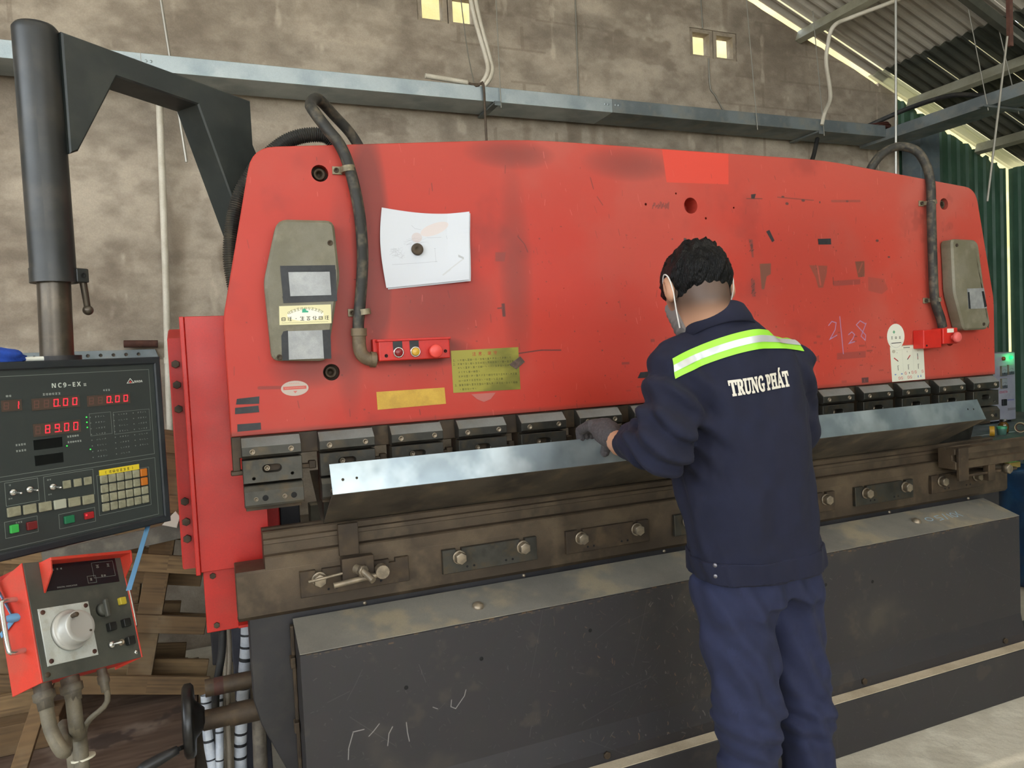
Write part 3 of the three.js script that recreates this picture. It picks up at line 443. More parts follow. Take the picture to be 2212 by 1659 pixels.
{ // gauge covers, one at each end of the ram
  const gl = rounded([[0.15, 1.835], [0.3, 1.835], [0.308, 1.682], [0.26, 1.449], [0.115, 1.456], [0.107, 1.67]], [0.028, 0.022, 0.02, 0.02, 0.022, 0.02]);
  const cov = part('gauge_cover', plate(gl, 0.0005, 0.045, 0.007), M.castGrey, PB, { label: 'grey cast gauge cover with taped windows' });
  const z = 0.0452, q = (pts, mat, name, dz = 0) => part(name, plate(pts.map(([x, y]) => [x, y - 0.048]), z + dz, z + dz + 0.001, 0), mat, cov);
  q([[0.15, 1.758], [0.296, 1.76], [0.296, 1.742], [0.15, 1.741]], M.blackTape, 'tape_strip'); q([[0.151, 1.676], [0.296, 1.678], [0.296, 1.661], [0.153, 1.658]], M.blackTape, 'tape_strip', 0.0002);
  q([[0.15, 1.745], [0.17, 1.745], [0.172, 1.662], [0.153, 1.66]], M.blackTape, 'tape_strip', 0.0004); q([[0.28, 1.746], [0.297, 1.748], [0.296, 1.668], [0.281, 1.666]], M.blackTape, 'tape_strip', 0.0004);
  q([[0.169, 1.741], [0.282, 1.743], [0.282, 1.674], [0.17, 1.673]], M.silverTape, 'covered_window');
  q([[0.158, 1.582], [0.253, 1.582], [0.252, 1.504], [0.157, 1.505]], M.silverTape, 'covered_window'); q([[0.142, 1.57], [0.148, 1.582], [0.16, 1.584], [0.158, 1.503], [0.14, 1.504]], M.blackTape, 'tape_strip', 0.0003); q([[0.251, 1.582], [0.273, 1.583], [0.271, 1.502], [0.251, 1.503]], M.blackTape, 'tape_strip', 0.0003);
  for (const [x, y] of [[0.286, 1.773], [0.134, 1.43 + 0.035]]) part('cover_screw', capScrew(V(x, y, 0.0448), 0.0075, 0.003), M.brownSteel, cov);
  // maintenance sticker: two lines of Japanese lettering round a small green emblem
  const st = canvasTex(512, 192, (g, W, H) => {
    g.fillStyle = '#dbd3a4'; g.fillRect(0, 0, W, H); g.fillStyle = '#ece8d4'; g.beginPath(); g.ellipse(256, 96, 180, 62, 0, 0, 7); g.fill();
    g.strokeStyle = '#8f8a6a'; g.lineWidth = 5; for (let k = 0; k < 11; k++) { const t = (k - 5) * 0.17; g.save(); g.translate(256 + 215 * Math.sin(t), 150 - 118 * Math.cos(t)); g.rotate(t * 0.8); jp(g, k + 3, 30); g.restore(); }
    g.fillStyle = '#2f9c78'; g.beginPath(); g.moveTo(222, 74); g.lineTo(226, 44); g.lineTo(238, 34); g.lineTo(258, 36); g.lineTo(262, 52); g.lineTo(286, 60); g.lineTo(284, 74); g.closePath(); g.fill();
    g.strokeStyle = '#3c3828'; g.lineWidth = 6; 'abcdefgh'.split('').forEach((c, k) => { g.save(); g.translate(40 + k * 61, 132); if (k === 2) { g.fillStyle = '#3c3828'; g.fillRect(-4, -4, 8, 8); } else jp(g, k * 5 + 2, 42); g.restore(); });
    g.strokeStyle = '#6a6448'; g.lineWidth = 3; for (let x = 24; x < 480; x += 12) { g.beginPath(); g.moveTo(x, 172); g.lineTo(x + 8, 172 + rr(-3, 3)); g.stroke(); }
  });
  part('care_sticker', printed([[0.141, 1.602], [0.278, 1.604], [0.277, 1.552], [0.139, 1.551]], 0.0465), std('pale_yellow_sticker', { map: st, roughness: 0.5 }), cov, { uv: true, label: 'pale yellow sticker with dark Japanese lettering' });
  const gr = rounded([[2.728, 1.815], [2.883, 1.813], [2.94, 1.478], [2.935, 1.448], [2.79, 1.448], [2.737, 1.6]], [0.02, 0.03, 0.02, 0.02, 0.02, 0.02]);
  const cr = part('gauge_cover', plate(gr, 0.0005, 0.055, 0.007), M.castGrey, PB, { label: 'grey cast gauge cover with one taped window' });
  const r = (pts, mat, name, dz = 0) => part(name, plate(pts.map(([x, y]) => [x - 0.02, y - 0.048]), 0.0552 + dz, 0.0562 + dz, 0), mat, cr);
  r([[2.83, 1.664], [2.93, 1.665], [2.945, 1.582], [2.836, 1.582]], M.silverTape, 'covered_window'); r([[2.832, 1.65], [2.842, 1.65], [2.848, 1.582], [2.836, 1.583]], M.blackTape, 'tape_strip', 0.0003); r([[2.915, 1.652], [2.928, 1.652], [2.945, 1.59], [2.93, 1.586]], M.blackTape, 'tape_strip', 0.0003);
  for (const [x, y] of [[2.755, 1.79], [2.905, 1.47]]) part('cover_screw', capScrew(V(x, y, 0.0548), 0.007, 0.003), M.brownSteel, cr);
}
// strokes that stand for one square written character, chosen by a number (no such font is at hand)
function jp(g, n, s) {
  const h = s / 2, L = (a, b, c, d) => { g.beginPath(); g.moveTo(a * h, b * h); g.lineTo(c * h, d * h); g.stroke(); };
  const k = n % 6; if (k === 0) { L(-.8, -.8, .8, -.8); L(0, -.8, 0, .9); L(-.8, 0, .8, 0); L(-.9, .9, .9, .9); } else if (k === 1) { L(-.7, -.9, -.7, .9); L(-.2, -.7, .9, -.7); L(-.2, 0, .9, 0); L(.3, -.7, .3, .9); L(-.2, .9, .9, .9); } else if (k === 2) { L(-.8, -.6, .8, -.6); L(-.8, -.6, -.8, .8); L(.8, -.6, .8, .8); L(-.8, .1, .8, .1); L(-.8, .8, .8, .8); } else if (k === 3) { L(-.2, -.9, -.9, 0); L(-.5, -.3, -.5, .9); L(.2, -.9, .9, -.2); L(0, 0, .8, 0); L(.4, 0, .1, .9); L(.1, .9, .9, .7); } else if (k === 4) { L(-.9, -.7, .9, -.7); L(-.5, -.2, .5, -.2); L(-.5, .3, .5, .3); L(-.6, .3, -.6, .9); L(.6, .3, .6, .9); L(-.6, .9, .6, .9); } else { L(-.6, -.9, -.9, -.3); L(-.4, -.5, .9, -.5); L(.1, -.9, .1, .9); L(-.5, .2, .8, .2); L(-.9, .9, .9, .9); }
}
// ================================================================ hoses, button boxes and stickers on the ram
M.hose = worn('dusty_black_hose', 0x2b2a26, 0x24231f, 0x6f6450, { size: 0.25, n: 128, rough: 0.65, amt: 0.7 });
M.hoseClip = worn('hose_clip', 0x8a8068, 0x6d6450, 0x9b8f74, { size: 0.1, n: 128, rough: 0.5, metal: 0.4 });
M.buttonRed = std('red_button_plastic', { color: 0xc2332a, roughness: 0.35 });
M.chrome = std('chrome_ring', { color: 0xc9c9c4, roughness: 0.2, metalness: 0.9 });
M.whiteCard = std('white_label_card', { color: 0xd8d4c4, roughness: 0.6 });
{
  // corrugated hose: rings along a curve
  const pts = [V(0.06, 1.55, -0.14), V(0.037, 1.7, -0.15), V(0.036, 1.79, -0.15), V(0.06, 1.91, -0.15), V(0.103, 1.995, -0.15), V(0.144, 2.045, -0.15), V(0.212, 2.1, -0.15), V(0.279, 2.122, -0.15), V(0.333, 2.115, -0.15), V(0.372, 2.06, -0.15), V(0.38, 1.98, -0.13)];
  const cv = new THREE.CatmullRomCurve3(pts, false, 'catmullrom', 0.5), g = new THREE.TubeGeometry(cv, 700, 0.0205, 14), p = g.attributes.position, nn = g.attributes.normal;
  for (let i = 0; i < p.count; i++) { const k = Math.floor(i / 15), o = 0.0022 * Math.sin(k * Math.PI * 2 / 5); p.setXYZ(i, p.getX(i) + nn.getX(i) * o, p.getY(i) + nn.getY(i) * o, p.getZ(i) + nn.getZ(i) * o); }
  g.computeVertexNormals(); part('corrugated_hose', g, M.hose, PB);
  part('hose', tube([V(0.47, 2.02, -0.2), V(0.44, 2.09, -0.2), V(0.405, 2.145, -0.19), V(0.35, 2.19, -0.16), V(0.298, 2.212, -0.1), V(0.268, 2.175, -0.04), V(0.272, 2.14, 0), V(0.3, 2.09, 0.022), V(0.332, 2.045, 0.028), V(0.355, 1.98, 0.028), V(0.374, 1.87, 0.026), V(0.378, 1.76, 0.026), V(0.371, 1.67, 0.026), V(0.36, 1.59, 0.026), V(0.354, 1.545, 0.026), V(0.355, 1.515, 0.026)], 0.0165, 140, 12), M.hose, PB);
  part('hose', tube([V(2.46, 2.02, -0.12), V(2.475, 2.07, -0.12), V(2.49, 2.125, -0.11), V(2.54, 2.18, -0.1), V(2.605, 2.208, -0.08), V(2.655, 2.185, -0.04), V(2.668, 2.12, -0.005), V(2.66, 2.04, 0.02), V(2.648, 1.92, 0.03), V(2.652, 1.76, 0.028), V(2.655, 1.62, 0.028), V(2.664, 1.56, 0.028), V(2.69, 1.5, 0.028), V(2.7, 1.465, 0.028)], 0.0175, 140, 12), M.hose, PB);
  for (const [x, y] of [[0.345, 1.982], [0.366, 1.582], [2.648, 1.962], [2.66, 1.575]]) {
    const c = part('hose_clip', [rod(V(x + 0.007, y - 0.008, 0.027), V(x + 0.005, y + 0.008, 0.027), 0.0195, 18), box(x - 0.035, x - 0.008, y - 0.011, y + 0.011, 0.001, 0.006, 0.001), box(x - 0.012, x, y - 0.008, y + 0.008, 0.004, 0.03, 0.001)], M.hoseClip, PB);
    part('clip_bolt', capScrew(V(x - 0.024, y, 0.006), 0.007, 0.005), M.brownSteel, c);
  }
  part('hose_elbow', [tube([V(0.355, 1.528, 0.026), V(0.354, 1.485, 0.026), V(0.36, 1.462, 0.026), V(0.378, 1.448, 0.026), V(0.4, 1.446, 0.026)], 0.019, 30, 14), rod(V(0.355, 1.536, 0.026), V(0.3545, 1.515, 0.026), 0.0225, 16), rod(V(0.383, 1.447, 0.026), V(0.398, 1.4455, 0.026), 0.0225, 16)], worn('dusty_brass_elbow', 0x6f5f48, 0x5b4d3a, 0x83735a, { size: 0.1, n: 128, rough: 0.6 }), PB);
  // three button control box on the left
  const bx = part('button_box', [box(0.402, 0.612, 1.44, 1.5, 0.0005, 0.058, 0.004), box(0.398, 0.615, 1.495, 1.502, 0.0, 0.062, 0.002), box(0.392, 0.404, 1.436, 1.504, 0.0, 0.03, 0.002)], M.redGloss, PB, { label: 'small red box with three buttons' });
  const Z = 0.0585, leg = (x) => part('legend_plate', box(x - 0.0135, x + 0.0135, 1.466, 1.496, Z - 0.0005, Z + 0.0012, 0.0004), M.blackTape, bx);
  leg(0.456); leg(0.5045);
  const dome = (x, mat) => { part('button_ring', lathe([[0.0155, 0], [0.0155, 0.006], [0.0125, 0.008], [0.0115, 0.005]], V(x, 1.463, Z), V(0, 0, 1)), M.chrome, bx); part('push_button', lathe([[0.0115, 0], [0.0115, 0.011], [0.009, 0.0135], [0, 0.0145]], V(x, 1.463, Z), V(0, 0, 1)), mat, bx); };
  dome(0.457, std('dark_red_button', { color: 0x7a1416, roughness: 0.3 })); dome(0.506, std('amber_button', { color: 0xc59a35, roughness: 0.3 }));
  part('emergency_button', lathe([[0.012, 0], [0.012, 0.012], [0.019, 0.014], [0.0195, 0.022], [0.017, 0.027], [0.011, 0.0255], [0.0105, 0.0275], [0, 0.0275]], V(0.5625, 1.462, Z), V(0, 0, 1)), std('emergency_red_plastic', { color: 0xd9453b, roughness: 0.35 }), bx);
  for (const x of [0.422, 0.597]) part('box_screw', capScrew(V(x, x < 0.5 ? 1.455 : 1.461, Z - 0.001), 0.005, 0.002), M.darkHole, bx);
  const rb = part('button_box', [box(2.565, 2.665, 1.383, 1.457, 0.0005, 0.05, 0.004), box(2.668, 2.752, 1.397, 1.461, 0.0005, 0.055, 0.004)], M.redGloss, PB, { label: 'small red box with one button' });
  part('push_button', lathe([[0.009, 0], [0.009, 0.012], [0.02, 0.014], [0.021, 0.024], [0.014, 0.03], [0, 0.031]], V(2.72, 1.422, 0.0552), V(0, 0, 1)), std('faded_pink_red_plastic', { color: 0xd5605a, roughness: 0.4 }), rb);
  part('legend_plate', box(2.69, 2.727, 1.442, 1.458, 0.0552, 0.0562, 0), M.whiteCard, rb); part('box_screw', capScrew(V(2.58, 1.395, 0.0495), 0.004, 0.002), M.darkHole, rb);

  // caution sticker with Japanese lettering on gold foil
  const cs = canvasTex(1024, 600, (g, W, H) => {
    const gr = fbm; for (let j = 0; j < H; j += 6) for (let i = 0; i < W; i += 6) { const a = gr(i / W, j / H, 3, 4, 501), c = mixc([158, 150, 66], [120, 116, 52], sstep(0.45, 0.75, a * 0.6 + (i / W) * 0.3 + (j / H) * 0.12)); g.fillStyle = 'rgb(' + c.map(Math.round) + ')'; g.fillRect(i, j, 6, 6); }
    g.lineCap = 'round'; const S = (x, y, s, lines, col, w) => { g.strokeStyle = col; g.lineWidth = w; for (const [a, b, c, d] of lines) { g.beginPath(); g.moveTo(x + a * s, y + b * s); g.lineTo(x + c * s, y + d * s); g.stroke(); } };
    const R = '#a8452c', s = 54;
    S(312, 36, s, [[.12, .08, .26, .2], [.06, .38, .2, .48], [.1, .98, .3, .62], [.6, .02, .7, .14], [.42, .24, .96, .24], [.46, .58, .92, .58], [.38, .96, 1, .96], [.69, .24, .69, .96]], R, 6);                                                   // 注
    S(404, 36, s, [[.5, 0, .5, .1], [.18, .12, .84, .12], [.34, .14, .38, .26], [.66, .14, .62, .26], [.06, .28, .96, .28], [.24, .38, .76, .38], [.24, .38, .24, .62], [.76, .38, .76, .62], [.24, .5, .76, .5], [.24, .62, .76, .62], [.12, .74, .06, .94], [.28, .72, .34, .96], [.34, .96, .72, .96], [.72, .96, .72, .84], [.48, .7, .54, .82], [.84, .72, .94, .9]], R, 5);   // 意
    g.fillStyle = R; g.fillRect(486, 82, 9, 9);
    S(546, 36, s, [[.22, .02, .28, .14], [.5, .0, .5, .14], [.78, .02, .72, .14], [.06, .2, .98, .2], [.12, .2, .04, .98], [.24, .4, .58, .4], [.3, .4, .3, .84], [.52, .4, .52, .98], [.3, .54, .52, .54], [.3, .68, .52, .68], [.2, .86, .6, .82], [.7, .3, .62, .56], [.68, .44, .98, .44], [.9, .46, .62, .98], [.68, .54, .98, .98]], R, 5);   // 厳
    S(636, 36, s, [[.5, 0, .5, .12], [.08, .16, .92, .16], [.08, .16, .08, .3], [.92, .16, .92, .3], [.14, .46, .92, .46], [.66, .3, .66, .94], [.66, .94, .52, .9], [.3, .58, .42, .74]], R, 6);                                                // 守
    g.fillStyle = '#3c3a1c'; g.font = '44px serif'; g.fillText('1.', 20, 156); g.fillText('2.', 20, 212); g.fillText('3.', 26, 512);
    g.strokeStyle = '#403d1e'; const rows = [[80, 142, 22], [80, 196, 24], [80, 252, 24], [84, 314, 9], [84, 374, 24], [84, 436, 18], [84, 496, 24], [90, 556, 7]];
    rows.forEach(([x, y, n], r) => { for (let k = 0; k < n; k++) { g.lineWidth = hash(k, r, 4) < 0.4 ? 4.2 : 2.8; g.save(); g.translate(x + 20 + k * 37.5, y); const h = Math.floor(hash(k, r, 9) * 12); if (h < 6) jp(g, h, 28); else kana(g, h, 26); g.restore(); } });
  });
  part('caution_sticker', printed([[0.632, 1.461], [0.852, 1.463], [0.853, 1.331], [0.633, 1.334]], 0.0012), std('gold_foil_sticker', { map: cs, roughness: 0.35, metalness: 0.35 }), PB, { uv: true, label: 'gold foil sticker with a red Japanese heading and eight printed lines' });
  part('tape_piece', plate([[0.818, 1.41], [0.842, 1.394], [0.872, 1.416], [0.857, 1.434]], 0.0013, 0.0025, 0.0003), worn('brown_parcel_tape', 0x5a4a40, 0x4c3d35, 0x7b5f54, { size: 0.05, n: 128, rough: 0.35 }), PB);
  const oval = canvasTex(256, 160, (g, W, H) => { g.fillStyle = '#b9a79a'; g.fillRect(0, 0, W, H); g.fillStyle = '#c0564a'; g.fillRect(20, 58, 216, 34); g.strokeStyle = '#c9766a'; g.lineWidth = 4; for (let k = 0; k < 6; k++) { g.beginPath(); g.moveTo(80 + k * 16, 22); g.lineTo(90 + k * 16, 34); g.stroke(); } g.strokeStyle = '#d9b2a6'; g.lineWidth = 3; for (let x = 40; x < 220; x += 14) { g.beginPath(); g.moveTo(x, 70); g.lineTo(x + 8, 78); g.stroke(); } g.fillStyle = '#c4675c'; g.beginPath(); g.moveTo(112, 108); g.lineTo(150, 108); g.lineTo(130, 132); g.fill(); });
  { const pl = []; for (let i = 0; i < 28; i++) { const t = i / 28 * Math.PI * 2; pl.push([0.1735 + 0.037 * Math.cos(t), 1.377 + 0.021 * Math.sin(t)]); } const g = plate(pl, 0.0003, 0.0013, 0); uvBox(g); const p = g.attributes.position, uv = g.attributes.uv; for (let i = 0; i < p.count; i++) uv.setXY(i, (p.getX(i) - 0.1365) / 0.074, (p.getY(i) - 1.356) / 0.042); part('inspection_sticker', g, std('faded_oval_sticker', { map: oval, roughness: 0.5 }), PB, { uv: true, label: 'faded oval sticker in pink and white' }); }
  const rnd2 = canvasTex(256, 256, (g) => { g.fillStyle = '#d6d6c6'; g.fillRect(0, 0, 256, 256); g.fillStyle = '#2f8a5c'; g.fillRect(96, 66, 10, 34); g.fillRect(84, 78, 34, 10); g.strokeStyle = '#3c3c38'; g.lineWidth = 4; [70, 128, 186].forEach((x, k) => { g.save(); g.translate(x, 140); jp(g, k * 2, 26); g.restore(); }); g.lineWidth = 8; g.beginPath(); g.moveTo(58, 196); g.lineTo(206, 192); g.stroke(); g.lineWidth = 3; for (let k = 0; k < 16; k++) { const t = Math.PI * (0.18 + k * 0.04); g.beginPath(); g.moveTo(128 + 108 * Math.cos(t), 128 + 108 * Math.sin(t)); g.lineTo(128 + 116 * Math.cos(t), 128 + 116 * Math.sin(t)); g.stroke(); } });
  { const pl = []; for (let i = 0; i < 30; i++) { const t = i / 30 * Math.PI * 2; pl.push([2.472 + 0.047 * Math.cos(t), 1.437 + 0.05 * Math.sin(t)]); } const g = plate(pl, 0.0003, 0.0013, 0); uvBox(g); const p = g.attributes.position, uv = g.attributes.uv; for (let i = 0; i < p.count; i++) uv.setXY(i, (p.getX(i) - 2.425) / 0.094, (p.getY(i) - 1.387) / 0.1); part('round_sticker', g, std('round_white_sticker', { map: rnd2, roughness: 0.5 }), PB, { uv: true, label: 'round white inspection sticker with a small green cross' }); }
  const pic = canvasTex(512, 384, (g, W, H) => {
    g.fillStyle = '#d3d3c0'; g.fillRect(0, 0, W, H); g.strokeStyle = '#aeb0a0'; g.lineWidth = 2; [[30, 48, 482, 44], [176, 48, 180, 370], [340, 46, 342, 370]].forEach(([a, b, c, d]) => { g.beginPath(); g.moveTo(a, b); g.lineTo(c, d); g.stroke(); });
    g.fillStyle = '#55564c'; g.fillRect(90, 24, 8, 10); g.fillRect(200, 22, 100, 8); g.fillRect(398, 20, 60, 7); g.fillRect(252, 60, 5, 18); g.fillRect(96, 70, 6, 8); g.fillRect(418, 66, 5, 9);
    g.lineCap = 'round'; g.lineWidth = 12; g.strokeStyle = '#b03a3c'; [[52, 130, 96, 158], [262, 144, 294, 114]].forEach(([a, b, c, d]) => { g.beginPath(); g.moveTo(a, b); g.lineTo(c, d); g.stroke(); }); g.strokeStyle = '#2e2a28'; g.lineWidth = 9; [[96, 158, 108, 166], [262, 144, 252, 154], [412, 100, 413, 160]].forEach(([a, b, c, d]) => { g.beginPath(); g.moveTo(a, b); g.lineTo(c, d); g.stroke(); }); g.strokeStyle = '#b0392f'; g.lineWidth = 5; g.beginPath(); g.moveTo(413, 132); g.lineTo(413, 152); g.stroke();
    for (const x of [100, 258, 415]) { g.strokeStyle = '#33322e'; g.lineWidth = 8; g.beginPath(); g.moveTo(x, 224); g.lineTo(x, 262); g.stroke(); g.lineWidth = 4; g.beginPath(); g.moveTo(x - 8, 216); g.lineTo(x + 14, 214); g.stroke(); }
    g.lineWidth = 4; const no = (x, y) => { g.strokeStyle = '#c05650'; g.beginPath(); g.arc(x, y, 15, 0, 7); g.stroke(); g.beginPath(); g.moveTo(x - 10, y - 10); g.lineTo(x + 10, y + 10); g.stroke(); }; [[212, 302], [318, 298], [368, 298], [478, 296], [112, 350], [150, 350], [252, 348], [290, 348]].forEach((p) => no(...p));
    g.fillStyle = '#3a5fa8'; const arrow = (x, y, a) => { g.save(); g.translate(x, y); g.rotate(a); g.beginPath(); g.moveTo(14, 0); g.lineTo(0, -10); g.lineTo(0, -4); g.lineTo(-14, -4); g.lineTo(-14, 4); g.lineTo(0, 4); g.lineTo(0, 10); g.fill(); g.restore(); }; arrow(54, 308, Math.PI); arrow(152, 306, 0); arrow(404, 348, -Math.PI / 2); arrow(446, 346, Math.PI / 2); g.fillStyle = '#2e2c28'; g.fillRect(264, 292, 10, 18);
    g.fillStyle = '#6b5a42'; g.globalAlpha = 0.35; g.beginPath(); g.ellipse(50, 58, 26, 18, 0, 0, 7); g.fill(); g.fillRect(0, 0, W, 10); g.globalAlpha = 1;
  });
  part('instruction_sheet', printed([[2.439, 1.399], [2.623, 1.401], [2.629, 1.259], [2.447, 1.258]], 0.0012), std('white_instruction_sheet', { map: pic, roughness: 0.55 }), PB, { uv: true, label: 'white pictogram sheet with red and blue signs' });
  // clamp with screw and lever holding the left end of the die
  const dc = part('die_stop', [box(0.262, 0.318, 0.9, 0.99, 0.0305, 0.044, 0.002), box(0.262, 0.352, 0.832, 0.9, 0.046, 0.075, 0.003)], M.brownSteel, PB, { label: 'stop block with clamp screw and lever on the die' });
  part('clamp_screw', [rod(V(0.3, 0.868, 0.075), V(0.315, 0.866, 0.1), 0.013), rod(V(0.315, 0.866, 0.1), V(0.335, 0.845, 0.135), 0.009), hexHead(V(0.312, 0.866, 0.092), 0.017, 0.012, V(0.5, -0.05, 0.8))], M.boltSteel, dc);
  part('lever', [rod(V(0.17, 0.853, 0.08), V(0.262, 0.862, 0.078), 0.004), rod(V(0.235, 0.835, 0.09), V(0.375, 0.846, 0.085), 0.008), rod(V(0.37, 0.853, 0.07), V(0.37, 0.853, 0.098), 0.019)], M.boltSteel, dc);
}
function kana(g, n, s) { const h = s / 2, L = (...p) => { g.beginPath(); g.moveTo(p[0] * h, p[1] * h); for (let i = 2; i < p.length; i += 4) g.quadraticCurveTo(p[i] * h, p[i + 1] * h, p[i + 2] * h, p[i + 3] * h); g.stroke(); }; const k = n % 6; if (k === 0) { L(-.6, -.6, 0, -.7, .6, -.6); L(0, -.9, .2, 0, -.3, .8); L(.5, 0, -.9, 1.2, -.4, .2); } else if (k === 1) { L(-.7, -.5, 0, -.8, .7, -.5); L(.2, -.5, -.8, .3, .5, .8); } else if (k === 2) { L(-.7, -.5, -.7, .6, -.3, .6); L(.5, -.5, .8, 0, .7, .3); } else if (k === 3) { L(-.5, -.8, -.6, .4, .6, .7); } else if (k === 4) { L(-.7, .1, 0, 0, .7, -.1); } else { L(-.6, -.3, .9, -.9, .4, .5); L(-.1, -.8, -.2, 0, -.7, .7); } }

// ================================================================ paper on the ram, magnet, sheet being bent, spare die bar
{
  const sheetGeo = (dz, sx, sy, cx) => { // a curled sheet hanging from its magnet
    const N = 16, P = [], U = [], at = (u, v) => { const x = 0.445 + cx * (1 - v) + u * (0.262 - 0.012 * (1 - v)) + sx, top = 1.882 - 0.012 * Math.sin(u * Math.PI * 0.9) - 0.003 * u, bot = 1.651 + 0.021 * u, lift = 0.006 + 0.016 * (1 - v) * Math.abs(Math.sin(v * 3 + u)) * (0.4 + Math.abs(u - 0.4)) + 0.012 * Math.max(0, u - 0.75) * 4 * v; return [x - (1 - u) * 0.012 * Math.sin(v * 3.1), bot + (top - bot) * v + sy, lift + dz]; };
    const q = (f, w) => { for (let i = 0; i < N; i++) for (let j = 0; j < N; j++) { const a = [i / N, j / N], b = [(i + 1) / N, j / N], c = [(i + 1) / N, (j + 1) / N], d = [i / N, (j + 1) / N]; for (const t of w ? [a, b, c, a, c, d] : [a, c, b, a, d, c]) { const p = at(...t); P.push(p[0], p[1], p[2] + f); U.push(...t); } } };
    q(0, true); q(-0.0004, false);
    const g = new THREE.BufferGeometry(); g.setAttribute('position', new THREE.Float32BufferAttribute(P, 3)); g.setAttribute('uv', new THREE.Float32BufferAttribute(U, 2)); g.computeVertexNormals(); return g;
  };
  const dr = canvasTex(1024, 720, (g, W, H) => {
    g.fillStyle = '#cdd0d6'; g.fillRect(0, 0, W, H); g.strokeStyle = '#9a9ca4'; g.lineWidth = 2; const L = (...p) => { g.beginPath(); g.moveTo(p[0], p[1]); for (let i = 2; i < p.length; i += 2) g.lineTo(p[i], p[i + 1]); g.stroke(); };
    L(110, 514, 640, 498); L(622, 360, 626, 500); L(612, 362, 632, 362); L(612, 500, 640, 500); L(350, 130, 390, 160, 460, 168); L(110, 372, 180, 366); L(120, 430, 190, 420); L(540, 250, 700, 246); L(760, 232, 770, 270);
    g.globalAlpha = 0.5; for (let k = 0; k < 26; k++) L(rr(90, 250), rr(360, 470), rr(120, 280), rr(350, 470)); for (let k = 0; k < 16; k++) L(rr(250, 520), rr(240, 330), rr(260, 560), rr(240, 330)); g.globalAlpha = 1;
    g.fillStyle = '#c3c4c6'; g.beginPath(); g.moveTo(690, 640); g.lineTo(948, 488); g.lineTo(958, 500); g.lineTo(800, 590); g.lineTo(796, 600); g.lineTo(700, 652); g.fill(); g.fillStyle = '#adafb2'; g.beginPath(); g.moveTo(892, 444); g.lineTo(958, 478); g.lineTo(956, 500); g.lineTo(894, 470); g.fill();
    g.fillStyle = '#dfb9a8'; g.globalAlpha = 0.35; g.beginPath(); g.ellipse(620, 160, 170, 60, -0.3, 0, 7); g.fill(); g.fillStyle = '#c9a79a'; g.beginPath(); g.ellipse(415, 250, 60, 50, 0, 0, 7); g.fill(); g.globalAlpha = 1;
  });
  const paper = std('white_paper', { color: 0xc4c5ca, roughness: 0.85, side: THREE.DoubleSide }), paperP = std('drawing_paper', { map: dr, roughness: 0.85, side: THREE.DoubleSide });
  single('paper_sheet', sheetGeo(-0.0042, 0.004, -0.004, 0.002), paper, 'white sheet of paper peeping out behind the drawing on the red ram', 'paper', { uv: true });
  single('drawing_sheet', sheetGeo(0, 0, 0, 0), paperP, 'white paper drawing with a pencilled bracket, held on the red ram by a magnet', 'paper', { uv: true });
  single('round_magnet', lathe([[0, 0], [0.0165, 0], [0.0175, 0.003], [0.0175, 0.009], [0.0155, 0.0115], [0.006, 0.0115], [0.0055, 0.009], [0, 0.009]], V(0.541, 1.762, 0.0085), V(0, 0, 1)), M.brownSteel, 'round dark magnet holding the paper drawing', 'magnet');

  const ws = thing('metal_workpiece', 'long folded galvanised sheet lying in the die in front of the clamps', 'metal sheet', V(1.45, 0.976, 0.08));
  M.zinc = (() => { const s = 611; const m = std('bright_zinc_sheet', { metalness: 0.85, roughness: 1 }); m.map = dataTex(512, (u, v) => { const a = fbm(u, v, 5, 5, s), b = fbm(u, v, 18, 3, s + 3); return mixc([150, 162, 168], [186, 196, 199], sstep(0.35, 0.65, a)).map((x) => x * (0.94 + 0.1 * b)); }, true, 0.7); m.roughnessMap = dataTex(256, (u, v) => 0.3 + 0.25 * fbm(u, v, 6, 4, s + 1), false, 0.5); return m; })();
  M.darkenedWeb = worn('dusty_darkened_web', 0x6b6256, 0x4f4942, 0x857762, { size: 0.6, rough: 0.5, metal: 0.5, amt: 0.7 });  // same zinc sheet; the dark machine it reflects is put into the colour
  const X0 = 0.23, X1 = 2.70;
  part('flange', (() => { const s = shape([[X0 + 0.001, 0], [X1, 0], [X1 - 0.022, 0.079], [X0 - 0.001, 0.079]], [circ(X0 + 0.03, 0.036, 0.004, 12), circ(X0 + 0.066, 0.0365, 0.0035, 12), circ(X1 - 0.055, 0.043, 0.004, 12), circ(X1 - 0.085, 0.045, 0.004, 12)]); return plate(s, -0.001, 0.001, 0).rotateX(-0.25).translate(0, 1.1045, 0.2015); })(), M.zinc, ws, { label: 'bright upper flange' });
  part('web', bar([[-0.0295, 0.9755], [0.2005, 1.1025], [0.2015, 1.1045], [0.2005, 1.1062], [-0.0295, 0.9785], [-0.262, 1.106], [-0.263, 1.104]], X0, X1, 0), M.darkenedWeb, ws, { label: 'dusty sloping web with reflected dark in its colour' });

  const sd = thing('die_bar', 'dusty steel die bar on a bracket at the right end of the bed', 'die', V(3.2, 0.9, 0.1));
  part('bar', bar([[0.05, 0.905], [0.125, 0.905], [0.125, 0.935], [0.11, 0.938], [0.11, 0.96], [0.122, 0.963], [0.122, 0.985], [0.098, 0.99], [0.087, 0.978], [0.076, 0.99], [0.05, 0.985]], 2.63, 3.7, 0.001), M.dieSteel, sd);
  part('bracket', [box(2.635, 2.69, 0.86, 0.99, 0.124, 0.136, 0.002), box(2.7, 3.0, 0.868, 0.878, 0.05, 0.12, 0.002), box(2.82, 2.86, 0.84, 0.905, 0.1, 0.125, 0.002)], M.brownSteel, sd);
